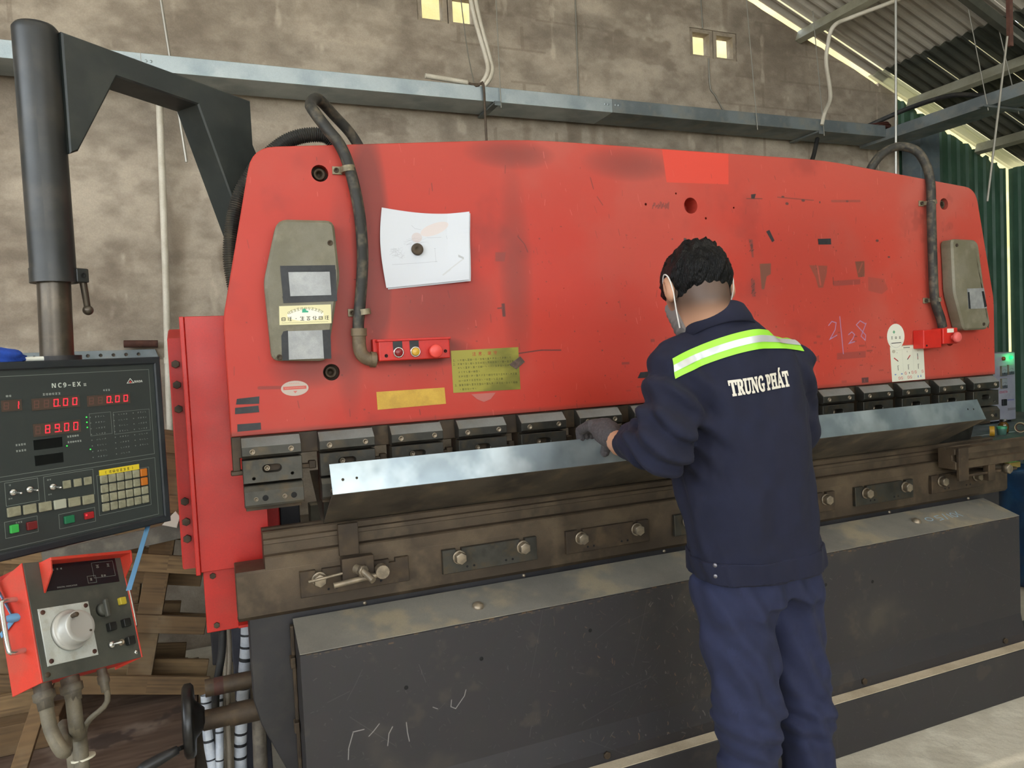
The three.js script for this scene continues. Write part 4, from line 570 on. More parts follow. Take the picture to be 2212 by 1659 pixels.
  part('clamp_bolt', [hexHead(V(2.92, 0.88, 0.12), 0.02, 0.025), rod(V(2.92, 0.88, 0.05), V(2.92, 0.88, 0.12), 0.01)], M.boltSteel, sd);
  part('brass_stop', box(3.02, 3.09, 0.862, 0.886, 0.05, 0.075, 0.003), std('worn_brass', { color: 0xb59a55, roughness: 0.35, metalness: 0.7 }), sd, { label: 'brass stop' });
}

// ================================================================ control console hanging from its swivel arm
const SW = Math.atan2(0.58876, 0.8083), CX = -0.405, CZ = 0.075;
const swivel = (g) => { g.rotation.y = SW; return g; };
M.columnPaint = worn('worn_black_column', 0x2c2d2c, 0x242625, 0x4e463c, { size: 0.5, rough: 0.4, amt: 0.4 });
M.armPaint = worn('dark_green_black_arm', 0x2a302f, 0x232928, 0x474840, { size: 0.6, rough: 0.45, amt: 0.35 });
M.innerTube = worn('dull_steel_tube', 0x554d43, 0x494238, 0x6e6252, { size: 0.3, rough: 0.35, metal: 0.5, amt: 0.5 });
{
  const A = swivel(thing('console_arm', 'black swivel arm and column that carries the control console', 'swivel arm', V(CX, 0, CZ)));
  const pt = (n, g, m, o = {}) => part(n, g, m, A, { ...o, local: true });
  const K = 0.036;
  pt('column', [rod(V(K, 1.7, 0), V(K, 2.255, 0), 0.049, 28), lathe([[0.049, 0], [0.049, 0.012], [0.043, 0.02], [0, 0.022]], V(K, 2.255, 0), V(0, 1, 0), 28)], M.columnPaint);
  const arm = [[0.07, 2.262], [0.615, 2.24], [0.615, 2.11], [0.71, 1.92], [0.71, 1.6], [0.645, 1.62], [0.524, 1.94], [0.432, 2.183], [0.2, 2.193], [0.09, 1.985], [0.07, 1.975]];
  pt('arm', plate(arm, -0.05, 0.05, 0.004), M.armPaint);
  const cl = pt('collar', [rod(V(K, 1.668, 0), V(K, 1.702, 0), 0.051, 28), box(K + 0.03, K + 0.06, 1.668, 1.702, 0.012, 0.046, 0.003)], M.columnPaint);
  const sub = (n, g, m) => part(n, g, m, cl, { local: true });
  sub('clamp_lever', [lathe([[0, 0], [0.01, 0], [0.011, 0.01], [0.0085, 0.02], [0.0075, 0.09], [0, 0.09]], V(0.086, 1.695, 0.03), V(0.1, -1, 0)), sphere(V(0.0955, 1.602, 0.03), 0.0125), rod(V(0.062, 1.69, 0.03), V(0.09, 1.688, 0.03), 0.012)], M.innerTube);
  sub('clamp_bolt', capScrew(V(K + 0.045, 1.685, 0.046), 0.006, 0.003), M.darkHole);
  pt('inner_tube', rod(V(K - 0.006, 1.49, 0), V(K, 1.69, 0), 0.036, 28), M.innerTube);
  pt('base_flange', [rod(V(K - 0.006, 1.479, 0), V(K - 0.006, 1.492, 0), 0.052, 24)], M.blackPaint);
}
{
  const C = swivel(thing('control_console', 'dark grey control console with red number displays hanging from the swivel arm', 'control panel', V(CX, 0, CZ)));
  const pt = (n, g, m, p = C, o = {}) => part(n, g, m, p, { ...o, local: true });
  M.consoleBody = worn('console_body_paint', 0x23282c, 0x1c2124, 0x3f3d38, { size: 0.4, rough: 0.45, amt: 0.35 });
  M.consoleFace = std('console_face_plain', { color: 0x2b302f, roughness: 0.5 });
  const L = -0.212, R = 0.212, B = 1.06, T = 1.478, F = 0.12;
  pt('housing', box(L, R, B, T, 0.0, 0.112, 0.006), M.consoleBody);
  const frame = new THREE.Path(); frame.moveTo(L + 0.013, B + 0.016); frame.lineTo(L + 0.013, T - 0.016); frame.lineTo(R - 0.013, T - 0.016); frame.lineTo(R - 0.013, B + 0.016); frame.closePath();
  pt('bezel', plate([[L - 0.004, B - 0.002], [R + 0.004, B - 0.002], [R + 0.004, T + 0.002], [L - 0.004, T + 0.002]], 0.11, F + 0.006, 0.003, [frame]), M.consoleBody);
  const fx0 = L + 0.012, fx1 = R - 0.012, fy0 = B + 0.015, fy1 = T - 0.015, TW = 1400, SC = TW / (fx1 - fx0), TH = Math.round((fy1 - fy0) * SC);
  const face = canvasTex(TW, TH, (g) => {
    const X = (x) => (x - fx0) * SC, Y = (y) => (fy1 - y) * SC;
    g.fillStyle = '#2d3331'; g.fillRect(0, 0, TW, TH); for (let k = 0; k < 3000; k++) { g.fillStyle = rnd() < 0.5 ? '#363b38' : '#262b29'; g.globalAlpha = 0.4; g.fillRect(rnd() * TW, rnd() * TH, rr(1, 6), rr(1, 4)); } g.globalAlpha = 1;
    g.strokeStyle = '#7f8880'; g.lineWidth = 3; const fr = (a, b, c, d) => g.strokeRect(X(a), Y(d), (c - a) * SC, (d - b) * SC);
    fr(-0.19, 1.236, 0.186, 1.449); fr(-0.19, 1.082, 0.186, 1.226); fr(-0.157, 1.172, -0.091, 1.222); fr(-0.079, 1.163, 0.03, 1.222); fr(-0.053, 1.099, 0.028, 1.132); fr(-0.163, 1.104, -0.098, 1.139); fr(0.038, 1.11, 0.168, 1.205);
    g.fillStyle = '#c8cfc4'; g.font = 'bold 50px sans-serif'; g.letterSpacing = '9px'; g.fillText('NC9\u2013EX', X(-0.048), Y(1.418)); const tw = g.measureText('NC9\u2013EX').width; g.letterSpacing = '0px'; g.font = 'bold 30px sans-serif'; g.fillText('II', X(-0.048) + tw + 12, Y(1.418));
    g.font = 'bold 26px sans-serif'; g.fillStyle = '#cfd3cb'; g.fillText('MADA', X(0.146), Y(1.418)); g.strokeStyle = '#d2d6ce'; g.lineWidth = 5; g.beginPath(); g.moveTo(X(0.128), Y(1.418)); g.lineTo(X(0.1365), Y(1.429)); g.lineTo(X(0.145), Y(1.418)); g.closePath(); g.stroke(); g.fillStyle = '#b8352e'; g.beginPath(); g.arc(X(0.1365), Y(1.4205), 10, 0, 7); g.fill();
    g.strokeStyle = '#a9b0a8'; g.lineWidth = 3; const word = (x, y, n, s = 18) => { for (let k = 0; k < n; k++) { g.save(); g.translate(X(x) + k * s * 1.05, Y(y)); jp(g, (k * 7 + n) % 6, s * 0.8); g.restore(); } };
    word(-0.139, 1.407, 2, 20); word(-0.065, 1.405, 6, 22); word(0.07, 1.405, 3, 20); word(-0.128, 1.3, 4); word(-0.128, 1.287, 4); word(-0.02, 1.305, 5); word(-0.02, 1.292, 6);
    g.strokeStyle = '#8a928a'; g.lineWidth = 2; fr(0.031, 1.3, 0.082, 1.352); fr(0.088, 1.297, 0.18, 1.35); g.fillStyle = '#aab0a8'; g.font = '19px sans-serif';
    const W = ['DATA', 'CH', 'LP', 'DEV', 'SA', 'BL', 'ZIP', 'VT', 'TIM', 'NX', 'HE', 'LB', 'MZ', 'BK', 'DEP'];
    for (let r = 0; r < 8; r++) for (let c = 0; c < 3; c++) { const x = [0.034, 0.09, 0.139][c], y = 1.342 - r * 0.0135; if (c === 2 && r === 7) continue; g.strokeStyle = '#98a098'; g.lineWidth = 2; for (let k = 0; k < 4; k++) { g.save(); g.translate(X(x + 0.012) + k * 22, Y(y) - 6); kana(g, 6 + ((r * 5 + c * 3 + k) % 6), 14); g.restore(); } g.beginPath(); g.arc(X(x - 0.001), Y(y) - 6, 3, 0, 7); g.stroke(); }
    word(-0.147, 1.216, 1, 16); word(-0.15, 1.187, 2, 14); word(-0.108, 1.2, 1, 16); word(-0.07, 1.214, 2, 16); word(-0.07, 1.181, 2, 14); word(-0.14, 1.133, 3, 16);
  });
  const fg = printed([[fx0, fy1], [fx1, fy1], [fx1, fy0], [fx0, fy0]], F, 0.006);
  const P = pt('front_panel', fg, std('console_face_print', { map: face, roughness: 0.55 }), C, { uv: true, label: 'dark front panel with white printing' });
  // seven segment displays
  const SEG = { 0: 'abcdef', 1: 'bc', 8: 'abcdefg', 9: 'abcdfg' };
  const display = (x0, x1, y0, y1, n, digits) => {
    const w = Math.round((x1 - x0) * 4000), h = Math.round((y1 - y0) * 4000);
    const draw = (on) => (g) => { g.fillStyle = on ? '#000' : '#4d4038'; g.fillRect(0, 0, w, h); const cw = w / n;
      for (let k = 0; k < n; k++) { const d = digits[k], x = k * cw + cw * 0.24, ww = cw * 0.5, y = h * 0.16, hh = h * 0.66, t = cw * 0.1, sg = d ? SEG[d[0]] : (on ? '' : 'abcdefg');
        g.fillStyle = on ? '#ff2a3c' : (d ? '#a5202a' : '#6a4a42'); const R = { a: [x, y, ww, t], g: [x - 2, y + hh / 2 - t / 2, ww, t], d: [x - 5, y + hh - t, ww, t], f: [x - 1, y, t, hh / 2], b: [x + ww - t + 1, y, t, hh / 2], e: [x - 4, y + hh / 2, t, hh / 2], c: [x + ww - t - 3, y + hh / 2, t, hh / 2] };
        for (const s of sg) g.fillRect(...R[s]); if (d && d.length > 1) { g.beginPath(); g.arc(x + ww + t, y + hh - t / 2, t * 0.6, 0, 7); g.fill(); } } };
    const m = std('red_number_display', { map: canvasTex(w, h, draw(false)), emissive: 0xffffff, emissiveMap: canvasTex(w, h, draw(true)), emissiveIntensity: 1.4, roughness: 0.3 });
    pt('display', printed([[x0, y1], [x1, y1], [x1, y0], [x0, y0]], F + 0.0015, 0.0018), m, C, { uv: true, label: 'lit red number display' });
  };
  display(-0.152, -0.112, 1.374, 1.398, 2, ['', '1']); display(-0.092, 0.011, 1.371, 1.397, 5, ['', '', '0.', '0', '0']); display(0.028, 0.132, 1.369, 1.394, 5, ['', '', '0.', '0', '0']); display(-0.093, 0.009, 1.313, 1.341, 5, ['', '8', '9.', '0', '0']);
  for (const y of [1.274, 1.233 + 0.006]) pt('blank_window', box(-0.094, -0.034, y + 0.01, y + 0.032, F - 0.001, F + 0.001, 0), std('black_window', { color: 0x08090a, roughness: 0.3 }), C);
  const ledM = std('green_led', { color: 0x2a7a3a, emissive: 0x35ff50, emissiveIntensity: 1.0, roughness: 0.4 });
  for (const [x, y] of [[0.0245, 1.345], [0.0245, 1.333], [0.0245, 1.321], [-0.024, 1.284], [0.028, 1.269]]) pt('indicator_lamp', sphere(V(x, y, F), 0.0017, 1, 1, 1, 8), ledM, C);
  // toggle switches
  for (const [x, y, a] of [[-0.143, 1.2, 0.5], [-0.11, 1.2, 0.5], [-0.062, 1.197, 0.5]]) pt('toggle_switch', [lathe([[0, 0], [0.0075, 0], [0.0075, 0.004], [0.005, 0.007], [0, 0.007]], V(x, y, F), V(0, 0, 1)), lathe([[0, 0], [0.0018, 0], [0.003, 0.018], [0.0015, 0.0205], [0, 0.021]], V(x, y, F + 0.005), V(a * 0.8, -0.1, 1))], M.chrome, C);
  const keyM = worn('yellowed_key', 0x8e8c74, 0x7d7b66, 0x9c9a84, { size: 0.05, n: 64, rough: 0.4 }), keyO = std('orange_key', { color: 0xb8691f, roughness: 0.4 });
  for (let r = 0; r < 4; r++) for (let c = 0; c < 6; c++) { const x = 0.0435 + c * 0.0199, y = 1.184 - r * 0.0222; pt('key', box(x, x + 0.018, y, y + 0.0195, F, F + 0.006, 0.0025), c === 5 && r < 2 ? keyO : keyM, C); }
  for (const [x, y] of [[-0.04, 1.196], [-0.016, 1.196], [0.007, 1.196]]) pt('key', box(x - 0.0005, x + 0.0175, y - 0.008, y + 0.01, F, F + 0.004, 0.0015), keyM, C);
  const keyW = std('pale_key', { color: 0xa8aa98, roughness: 0.4 });
  for (let k = 0; k < 6; k++) { const x = -0.158 + k * 0.0315; pt('key', box(x, x + 0.027, 1.148 - k * 0.001, 1.169 - k * 0.001, F, F + 0.006, 0.002), k === 3 ? keyW : keyM, C); }
  const btn = (x, y, w, h, c) => pt('push_key', box(x - w, x + w, y - h, y + h, F, F + 0.008, 0.002), std('lit_key_' + c.toString(16), { color: c, roughness: 0.35 }), C);
  btn(-0.147, 1.122, 0.0085, 0.009, 0x3aa84a); btn(-0.112, 1.121, 0.0105, 0.009, 0x6a1c1e); btn(-0.033, 1.117, 0.011, 0.009, 0x1d6a45); btn(0.0115, 1.1165, 0.0105, 0.008, 0x9a1f22);
  pt('indicator_lamp', sphere(V(0.004, 1.119, F + 0.008), 0.002, 1, 1, 1, 8), std('red_led', { color: 0x8a1020, emissive: 0xff3040, emissiveIntensity: 1.5 }), C);
  const yl = canvasTex(512, 64, (g) => { g.fillStyle = '#d9c22c'; g.fillRect(0, 0, 512, 64); g.strokeStyle = '#2c2810'; g.lineWidth = 5; for (let k = 0; k < 8; k++) { g.save(); g.translate(90 + k * 46, 34); if (k === 0 || k === 7) { g.beginPath(); g.arc(k ? -10 : 10, 0, 22, k ? -0.8 : Math.PI - 0.8, k ? 0.8 : Math.PI + 0.8); g.stroke(); } else jp(g, k, 32); g.restore(); } });
  pt('yellow_label', printed([[0.044, 1.2165], [0.143, 1.2165], [0.143, 1.2035], [0.044, 1.2035]], F + 0.001), std('yellow_label_print', { map: yl, roughness: 0.5 }), C, { uv: true });
}
// things lying on the console
{
  const w = V(0.80834, 0, -0.58876), n = V(0.58876, 0, 0.80834), at = (s, y, o) => V(CX, y, CZ).addScaledVector(w, s).addScaledVector(n, o);
  const p = at(-0.142, 1.4785, 0.07);
  const g = new THREE.SphereGeometry(0.04, 28, 20), q = g.attributes.position; for (let i = 0; i < q.count; i++) { const v = V().fromBufferAttribute(q, i), k = 1 + 0.35 * (vnoise(v.x * 60 + 20, v.y * 60 + v.z * 50 + 20, 64, 8) - 0.5); q.setXYZ(i, v.x * k * 1.6, Math.max(-0.014, v.y * k * 0.55), v.z * k); } g.computeVertexNormals(); g.translate(p.x, p.y + 0.014, p.z);
  single('blue_rag', g, worn('blue_cloth', 0x1f45a0, 0x183784, 0x3a60b4, { size: 0.1, n: 128, rough: 0.9 }), 'crumpled bright blue rag on top of the control console', 'rag');
  const c = at(-0.075, 1.4785, 0.1); single('chalk_stick', rod(V(c.x - 0.02, c.y + 0.006, c.z + 0.012), V(c.x + 0.022, c.y + 0.006, c.z - 0.004), 0.0055, 10), std('white_chalk', { color: 0xd8d8cc, roughness: 0.9 }), 'white chalk stick beside the blue rag on the console', 'chalk');
}
// pulse control box with dial, hanging tilted under the console
{
  const w = V(0.66358, -0.19277, -0.72284), up = V(-0.16074, 0.90692, -0.38943), n = V(0.73063, 0.37461, 0.57084);
  const K = thing('pulse_control_box', 'red and grey tilted control box with a white hand dial under the console', 'control box', V(-0.35088, 0.90558, 0.35049));
  K.quaternion.setFromRotationMatrix(new THREE.Matrix4().makeBasis(w, up, n));
  const pt = (nm, g, m, p = K, o = {}) => part(nm, g, m, p, { ...o, local: true });
  const gface = worn('olive_grey_panel', 0x4b4c45, 0x40413b, 0x625f52, { size: 0.3, rough: 0.5, amt: 0.4 });
  const X0 = -0.071, X1 = 0.168, Y0 = -0.086, Y1 = 0.158;
  const red = worn('faded_orange_red', 0xc93a28, 0xb83424, 0xa85a48, { size: 0.3, rough: 0.45, amt: 0.35 });
  // sides: two cheek plates, bottom and back
  pt('side_plate', plate([[-0.0, Y0], [0.0, Y1], [-0.085, Y1 - 0.02], [-0.085, Y0 - 0.004]].map(([z, y]) => [-z, y]).reverse(), -0.004, 0, 0.001).rotateY(Math.PI / 2).translate(X0, 0, 0), red, K, { label: 'orange red side plate' });
  pt('side_plate', plate([[-0.0, Y0], [0.0, Y1], [-0.085, Y1 - 0.02], [-0.085, Y0 - 0.004]].map(([z, y]) => [-z, y]).reverse(), 0, 0.004, 0.001).rotateY(Math.PI / 2).translate(X1, 0, 0), red);
  pt('case', box(X0 + 0.001, X1 - 0.001, Y0 + 0.002, Y1 - 0.004, -0.083, -0.003, 0.002), M.redSide);
  pt('front_panel', plate([[X0, Y0], [X1, Y0], [X1, Y1], [X0, Y1]], -0.003, 0.0, 0.001), gface);
  // hood round the display
  const hd = pt('display_hood', [box(-0.036, 0.17, 0.149, 0.156, -0.002, 0.034, 0.002), plate([[0, 0.09], [0, 0.156], [0.034, 0.15], [0.03, 0.125]].map(([z, y]) => [-z, y]), 0, 0.004, 0.0005).rotateY(Math.PI / 2).translate(-0.037, 0, 0), plate([[0, 0.1], [0, 0.156], [0.034, 0.15], [0.03, 0.128]].map(([z, y]) => [-z, y]), 0, 0.004, 0.0005).rotateY(Math.PI / 2).translate(0.166, 0, 0)], red, K, { label: 'red display hood' });
  const dt = canvasTex(512, 192, (g, W, H) => { g.fillStyle = '#15171c'; g.fillRect(0, 0, W, H); g.strokeStyle = '#6f746e'; g.lineWidth = 3; g.strokeRect(330, 20, 160, 120); g.strokeRect(282, 120, 60, 54); g.strokeStyle = '#8d8f84'; for (const [x, y, s] of [[60, 40, 14], [90, 38, 12], [115, 38, 12], [370, 50, 26], [450, 50, 24], [390, 128, 14], [410, 128, 14], [306, 146, 18]]) { g.save(); g.translate(x, y); jp(g, Math.floor(x) % 6, s); g.restore(); } g.fillStyle = '#a0a298'; g.font = '15px sans-serif'; g.fillText('DIGITAL INDICATOR', 66, 180); });
  pt('display_window', printed([[-0.03, 0.149], [0.15, 0.149], [0.15, 0.093], [-0.03, 0.093]], 0.0012, 0.001), std('dark_display_print', { map: dt, roughness: 0.25 }), K, { uv: true });
  const wp = pt('dial_plate', plate([[-0.0585, -0.0585], [0.0585, -0.0585], [0.0585, 0.0585], [-0.0585, 0.0585]], 0.0002, 0.003, 0.0006), worn('white_dial_plate', 0xbfc2bb, 0xb2b5ae, 0x9b8f78, { size: 0.12, n: 128, rough: 0.45, amt: 0.3 }), K, { label: 'white square dial plate' });
  const alu = std('turned_aluminium', { color: 0xb9b7b0, roughness: 0.45, metalness: 0.35 });
  pt('hand_dial', lathe([[0, 0], [0.0425, 0], [0.0425, 0.006], [0.04, 0.009], [0.033, 0.01], [0.0325, 0.028], [0.0335, 0.031], [0.032, 0.034], [0.0245, 0.0345], [0.0235, 0.0335], [0, 0.0335]], V(0.002, 0.004, 0.003), V(0, 0, 1), 40), alu, K, { label: 'stepped aluminium hand dial' });
  pt('dial_knob', lathe([[0, 0], [0.0045, 0], [0.0052, 0.012], [0.004, 0.0145], [0, 0.015]], V(-0.014, 0.026, 0.037), V(0, 0, 1)), M.brownSteel);
  for (const [x, y] of [[-0.05, 0.05], [0.05, 0.05], [0.05, -0.05], [-0.05, -0.05]]) pt('plate_screw', lathe([[0.005, 0], [0.0045, 0.0022], [0, 0.003]], V(x, y, 0.003), V(0, 0, 1), 10), M.rust, wp);
  pt('dial_screw', lathe([[0.0028, 0], [0.002, 0.002], [0, 0.0022]], V(0.022, -0.01, 0.0365), V(0, 0, 1), 10), M.brownSteel, wp);
  pt('selector_knob', [lathe([[0, 0], [0.015, 0], [0.014, 0.008], [0.011, 0.012], [0, 0.012]], V(0.09, 0.035, 0), V(0, 0, 1), 16), box(0.085, 0.095, 0.015, 0.055, 0.01, 0.02, 0.003)], gface);
  pt('push_key', box(0.134, 0.151, 0.038, 0.055, 0, 0.01, 0.002), std('yellow_key', { color: 0xb9a636, roughness: 0.4 }));
  for (const [x, y] of [[0.101, -0.006], [0.14, -0.004], [0.142, -0.045]]) pt('push_key', box(x - 0.0095, x + 0.0095, y - 0.009, y + 0.009, 0, 0.012, 0.002), std('black_key', { color: 0x1f201e, roughness: 0.4 }));
  pt('toggle_switch', [lathe([[0, 0], [0.008, 0], [0.008, 0.004], [0.005, 0.008], [0, 0.008]], V(0.096, -0.044, 0), V(0, 0, 1)), lathe([[0, 0], [0.002, 0], [0.0035, 0.018], [0, 0.021]], V(0.096, -0.044, 0.004), V(0.6, -0.1, 1))], M.chrome); pt('jack_nut', lathe([[0.007, 0], [0.007, 0.005], [0.004, 0.006], [0.004, 0.002], [0, 0.002]], V(0.121, -0.044, 0), V(0, 0, 1), 12), M.boltSteel);
  for (const [x, y] of [[0.157, -0.072], [-0.06, -0.074]]) pt('panel_screw', lathe([[0.0055, 0], [0.005, 0.0025], [0, 0.003]], V(x, y, 0), V(0, 0, 1), 10), x > 0 ? M.chrome : M.brownSteel);
  pt('grab_handle', tube([V(X0 - 0.003, 0.092, -0.03), V(X0 - 0.03, 0.092, -0.03), V(X0 - 0.036, 0.08, -0.03), V(X0 - 0.036, 0.0, -0.03), V(X0 - 0.03, -0.012, -0.03), V(X0 - 0.003, -0.012, -0.03)], 0.0052, 40, 10), M.chrome);
  pt('grab_handle', tube([V(X1 + 0.003, 0.092, -0.03), V(X1 + 0.024, 0.092, -0.03), V(X1 + 0.03, 0.08, -0.03), V(X1 + 0.03, 0.0, -0.03), V(X1 + 0.024, -0.012, -0.03), V(X1 + 0.003, -0.012, -0.03)], 0.0052, 40, 10), M.chrome);
  const gl = (x, r) => pt('cable_gland', [lathe([[r, 0], [r, 0.014], [r * 1.2, 0.015], [r * 1.2, 0.03], [r * 0.9, 0.034], [r * 0.85, 0.05], [0, 0.05]], V(x, Y0 + 0.002, -0.045), V(0, -1, 0), 8)], worn('dusty_gland', 0x5e5648, 0x4b4439, 0x786b57, { size: 0.1, n: 64, rough: 0.6 }));
  gl(-0.04, 0.017); gl(0.022, 0.018); gl(0.1, 0.01);
  // cables, in the box's own frame they run off to the floor: end points are turned into that frame
  const inv = K.quaternion.clone().invert(), loc = (x, y, z) => V(x, y, z).sub(K.position).applyQuaternion(inv);
  const grey = worn('grey_dusty_cable', 0x6b6352, 0x595244, 0x80755f, { size: 0.2, n: 128, rough: 0.7 });
  pt('cable', tube([V(-0.04, Y0 - 0.03, -0.045), V(-0.038, Y0 - 0.09, -0.045), V(-0.03, Y0 - 0.14, -0.03), loc(-0.38, 0.69, 0.3), loc(-0.373, 0.65, 0.3), loc(-0.362, 0.604, 0.325), loc(-0.36, 0.3, 0.34), loc(-0.36, 0.216, 0.34), loc(-0.3, 0.205, 0.3)], 0.0135, 60, 10), grey);
  pt('cable', tube([V(0.022, Y0 - 0.03, -0.045), V(0.021, Y0 - 0.1, -0.05), loc(-0.352, 0.66, 0.308), loc(-0.346, 0.605, 0.34), loc(-0.345, 0.3, 0.385), loc(-0.36, 0.24, 0.4), loc(-0.4, 0.22, 0.34)], 0.0145, 60, 10), grey);
  pt('cable', tube([V(0.1, Y0 - 0.02, -0.045), V(0.098, Y0 - 0.07, -0.045), loc(-0.333, 0.693, 0.314), loc(-0.345, 0.643, 0.3), loc(-0.35, 0.5, 0.29), loc(-0.34, 0.3, 0.3), loc(-0.3, 0.207, 0.26)], 0.006, 50, 8), grey);
  pt('cable_tie', rod(loc(-0.345, 0.625, 0.325), loc(-0.3447, 0.621, 0.3255), 0.024, 16), std('white_cable_tie', { color: 0xcfc9b4, roughness: 0.5 }));
}
// ================================================================ cable tray, conduits, wires and rods
{
  const T = thing('cable_tray', 'galvanised cable tray running along the back wall and turning the corner', 'cable tray', V(1, 2.82, -1.8));
  const sec = (x0, x1) => { const g = bar([[-1.93, 2.824], [-1.703, 2.824], [-1.703, 2.901], [-1.7055, 2.903], [-1.708, 2.901], [-1.708, 2.829], [-1.925, 2.829], [-1.925, 2.9], [-1.93, 2.9]], x0, x1, 0); return part('tray_section', g, x0 > 2.2 ? M.galvDull : M.galv, T); };  // left sections use the brighter zinc, sky reflection put into the colour
  const cuts = [-3.4, -0.245, 2.245, 4.44]; for (let k = 0; k < 3; k++) sec(cuts[k], cuts[k + 1] - 0.002);
  const prof = [[4.44, 2.803], [4.67, 2.803], [4.67, 2.878], [4.665, 2.878], [4.665, 2.808], [4.445, 2.808], [4.445, 2.878], [4.44, 2.878]];
  const zs = [-1.93, 0.6, 3.0]; for (let k = 0; k < 2; k++) part('tray_section', new THREE.ExtrudeGeometry(shape(prof), { depth: zs[k + 1] - zs[k] - 0.002, bevelEnabled: false }).translate(0, 0, zs[k]), M.galvDull, T);
  for (const x of [-0.245, 2.245]) for (const d of [-0.05, -0.03, 0.02, 0.04]) part('rivet', lathe([[0.007, 0], [0.006, 0.003], [0, 0.004]], V(x + d, 2.868, -1.7035), V(0, 0, 1), 10), M.galv, T);
  for (const x of [1.51, 3.83]) { part('tray_bracket', [box(x - 0.018, x + 0.018, 2.812, 2.8235, -1.96, -1.685, 0.001), box(x - 0.018, x + 0.018, 2.8, 2.823, -1.69, -1.686, 0)], M.galvDull, T); }
  part('tray_bracket', [box(4.36, 4.76, 2.788, 2.8015, -0.98, -0.945, 0.001)], M.galvDull, T);
  for (const [x, z, y1] of [[3.86, -1.69, 3.6], [3.3, -1.69, 3.8], [1.53, -1.69, 4.4]]) part('hanger_rod', rod(V(x, 2.79, z), V(x + (x > 3 ? -0.07 : 0), y1, z), 0.003, 8), M.wire, T);
  for (const [x, z, y1] of [[4.42, -0.955, 3.42], [4.7, -0.955, 3.3]]) part('hanger_rod', rod(V(x, 2.77, z), V(x - 0.1, y1, z - 0.05), 0.003, 8), M.wire, T);

  single('conduit_pair', [tube([V(1.462, 3.75, -1.9), V(1.482, 3.4, -1.86), V(1.51, 3.1, -1.78), V(1.513, 3.02, -1.75), V(1.49, 2.96, -1.74), V(1.45, 2.91, -1.76)], 0.0125, 50, 10), tube([V(1.432, 3.75, -1.9), V(1.452, 3.4, -1.86), V(1.482, 3.12, -1.78), V(1.487, 3.03, -1.75), V(1.468, 2.97, -1.74), V(1.43, 2.915, -1.76)], 0.0125, 50, 10)], M.pvc, 'pair of white conduits dropping from the roof onto the cable tray', 'conduit');
  single('conduit_piece', rod(V(1.115, 2.934, -1.72), V(1.35, 2.92, -1.72), 0.013, 12), M.pvc, 'short white conduit lying along the top edge of the cable tray', 'conduit');
  single('brown_cable', [tube([V(1.36, 2.918, -1.72), V(1.4, 2.9, -1.70), V(1.425, 2.92, -1.69), V(1.432, 2.88, -1.685), V(1.432, 2.75, -1.685), V(1.434, 2.3, -1.69)], 0.0065, 50, 8), tube([V(1.36, 2.915, -1.72), V(1.4, 2.912, -1.7), V(1.43, 2.905, -1.69)], 0.003, 16, 6)], worn('brown_cable', 0x4f4030, 0x43362a, 0x6b5a44, { size: 0.1, n: 64, rough: 0.6 }), 'thin brown cable hanging from the tray down behind the red ram', 'cable');
  single('white_hose', tube([V(4.04, 3.48, -0.5), V(4.02, 3.48, -0.8), V(3.99, 3.485, -1.2), V(3.9, 3.48, -1.46), V(3.77, 3.42, -1.5), V(3.735, 3.3, -1.52), V(3.75, 3.2, -1.55), V(3.83, 3.02, -1.6), V(3.86, 2.94, -1.68), V(3.84, 2.86, -1.69)], 0.013, 90, 10), M.pvc, 'white flexible conduit curling from the purlin down to the tray corner', 'conduit');
  single('wall_pipe', [tube([V(-0.187, 2.79, -1.9), V(-0.21, 2.0, -1.92), V(-0.232, 1.4, -1.92), V(-0.243, 1.02, -1.92)], 0.0165, 40, 12), rod(V(-0.243, 1.04, -1.92), V(-0.244, 0.99, -1.92), 0.02, 12), rod(V(-0.228, 1.5, -1.92), V(-0.2285, 1.47, -1.92), 0.02, 12)], M.pvc, 'white plastic pipe running down the plastered wall behind the swivel arm', 'pipe');
  single('pipe_stub', [rod(V(-0.42, 1.575, -1.93), V(-0.27, 1.57, -1.93), 0.018, 12)], M.rust, 'short rusty pipe stub on the wall beside the white pipe', 'pipe');
  single('slotted_rail', (() => { const s = shape([[-1.3, 1.5], [-0.27, 1.497], [-0.285, 1.545], [-1.3, 1.555]], Array.from({ length: 14 }, (_, k) => circ(-0.36 - k * 0.055, 1.523 + k * 0.0004, 0.008, 10))); return plate(s, -1.968, -1.95, 0.001); })(), M.galvDull, 'grey slotted steel rail on the wall behind the control console', 'rail');
  // thin wires on the wall and hanging rods
  const wire = (n, pts, r, label, m = M.wire, cat = 'wire') => single(n, tube(pts, r, 30, 6), m, label, cat);
  wire('wall_wire', [V(1.385, 3.7, -1.9), V(1.39, 3.2, -1.82), V(1.392, 2.9, -1.72)], 0.0032, 'thin brown wire on the wall left of the white conduits');
  wire('wall_wire', [V(2.17, 3.9, WZ + 0.006), V(2.165, 3.3, WZ + 0.006), V(2.16, 2.85, WZ + 0.006)], 0.004, 'thin pale wire running straight down the middle of the back wall');
  wire('wall_wire', [V(3.1, 3.9, WZ + 0.005), V(3.11, 3.52, WZ + 0.005)], 0.004, 'thin wire above the right pair of vent blocks');
  wire('wall_wire', [V(3.15, 3.33, WZ + 0.005), V(3.155, 3.14, WZ + 0.006), V(3.2, 3.08, WZ + 0.006), V(3.33, 2.88, WZ + 0.01)], 0.005, 'thin wire below the right vent blocks, bent towards the tray');
  single('hanging_rod', rod(V(-0.158, 3.3, -1.72), V(-0.082, 2.418, -1.72), 0.0065, 8), std('zinc_rod', { color: 0xa8a49a, roughness: 0.4, metalness: 0.6 }), 'thin zinc rod hanging at a slant in front of the wall above the swivel arm', 'rod');
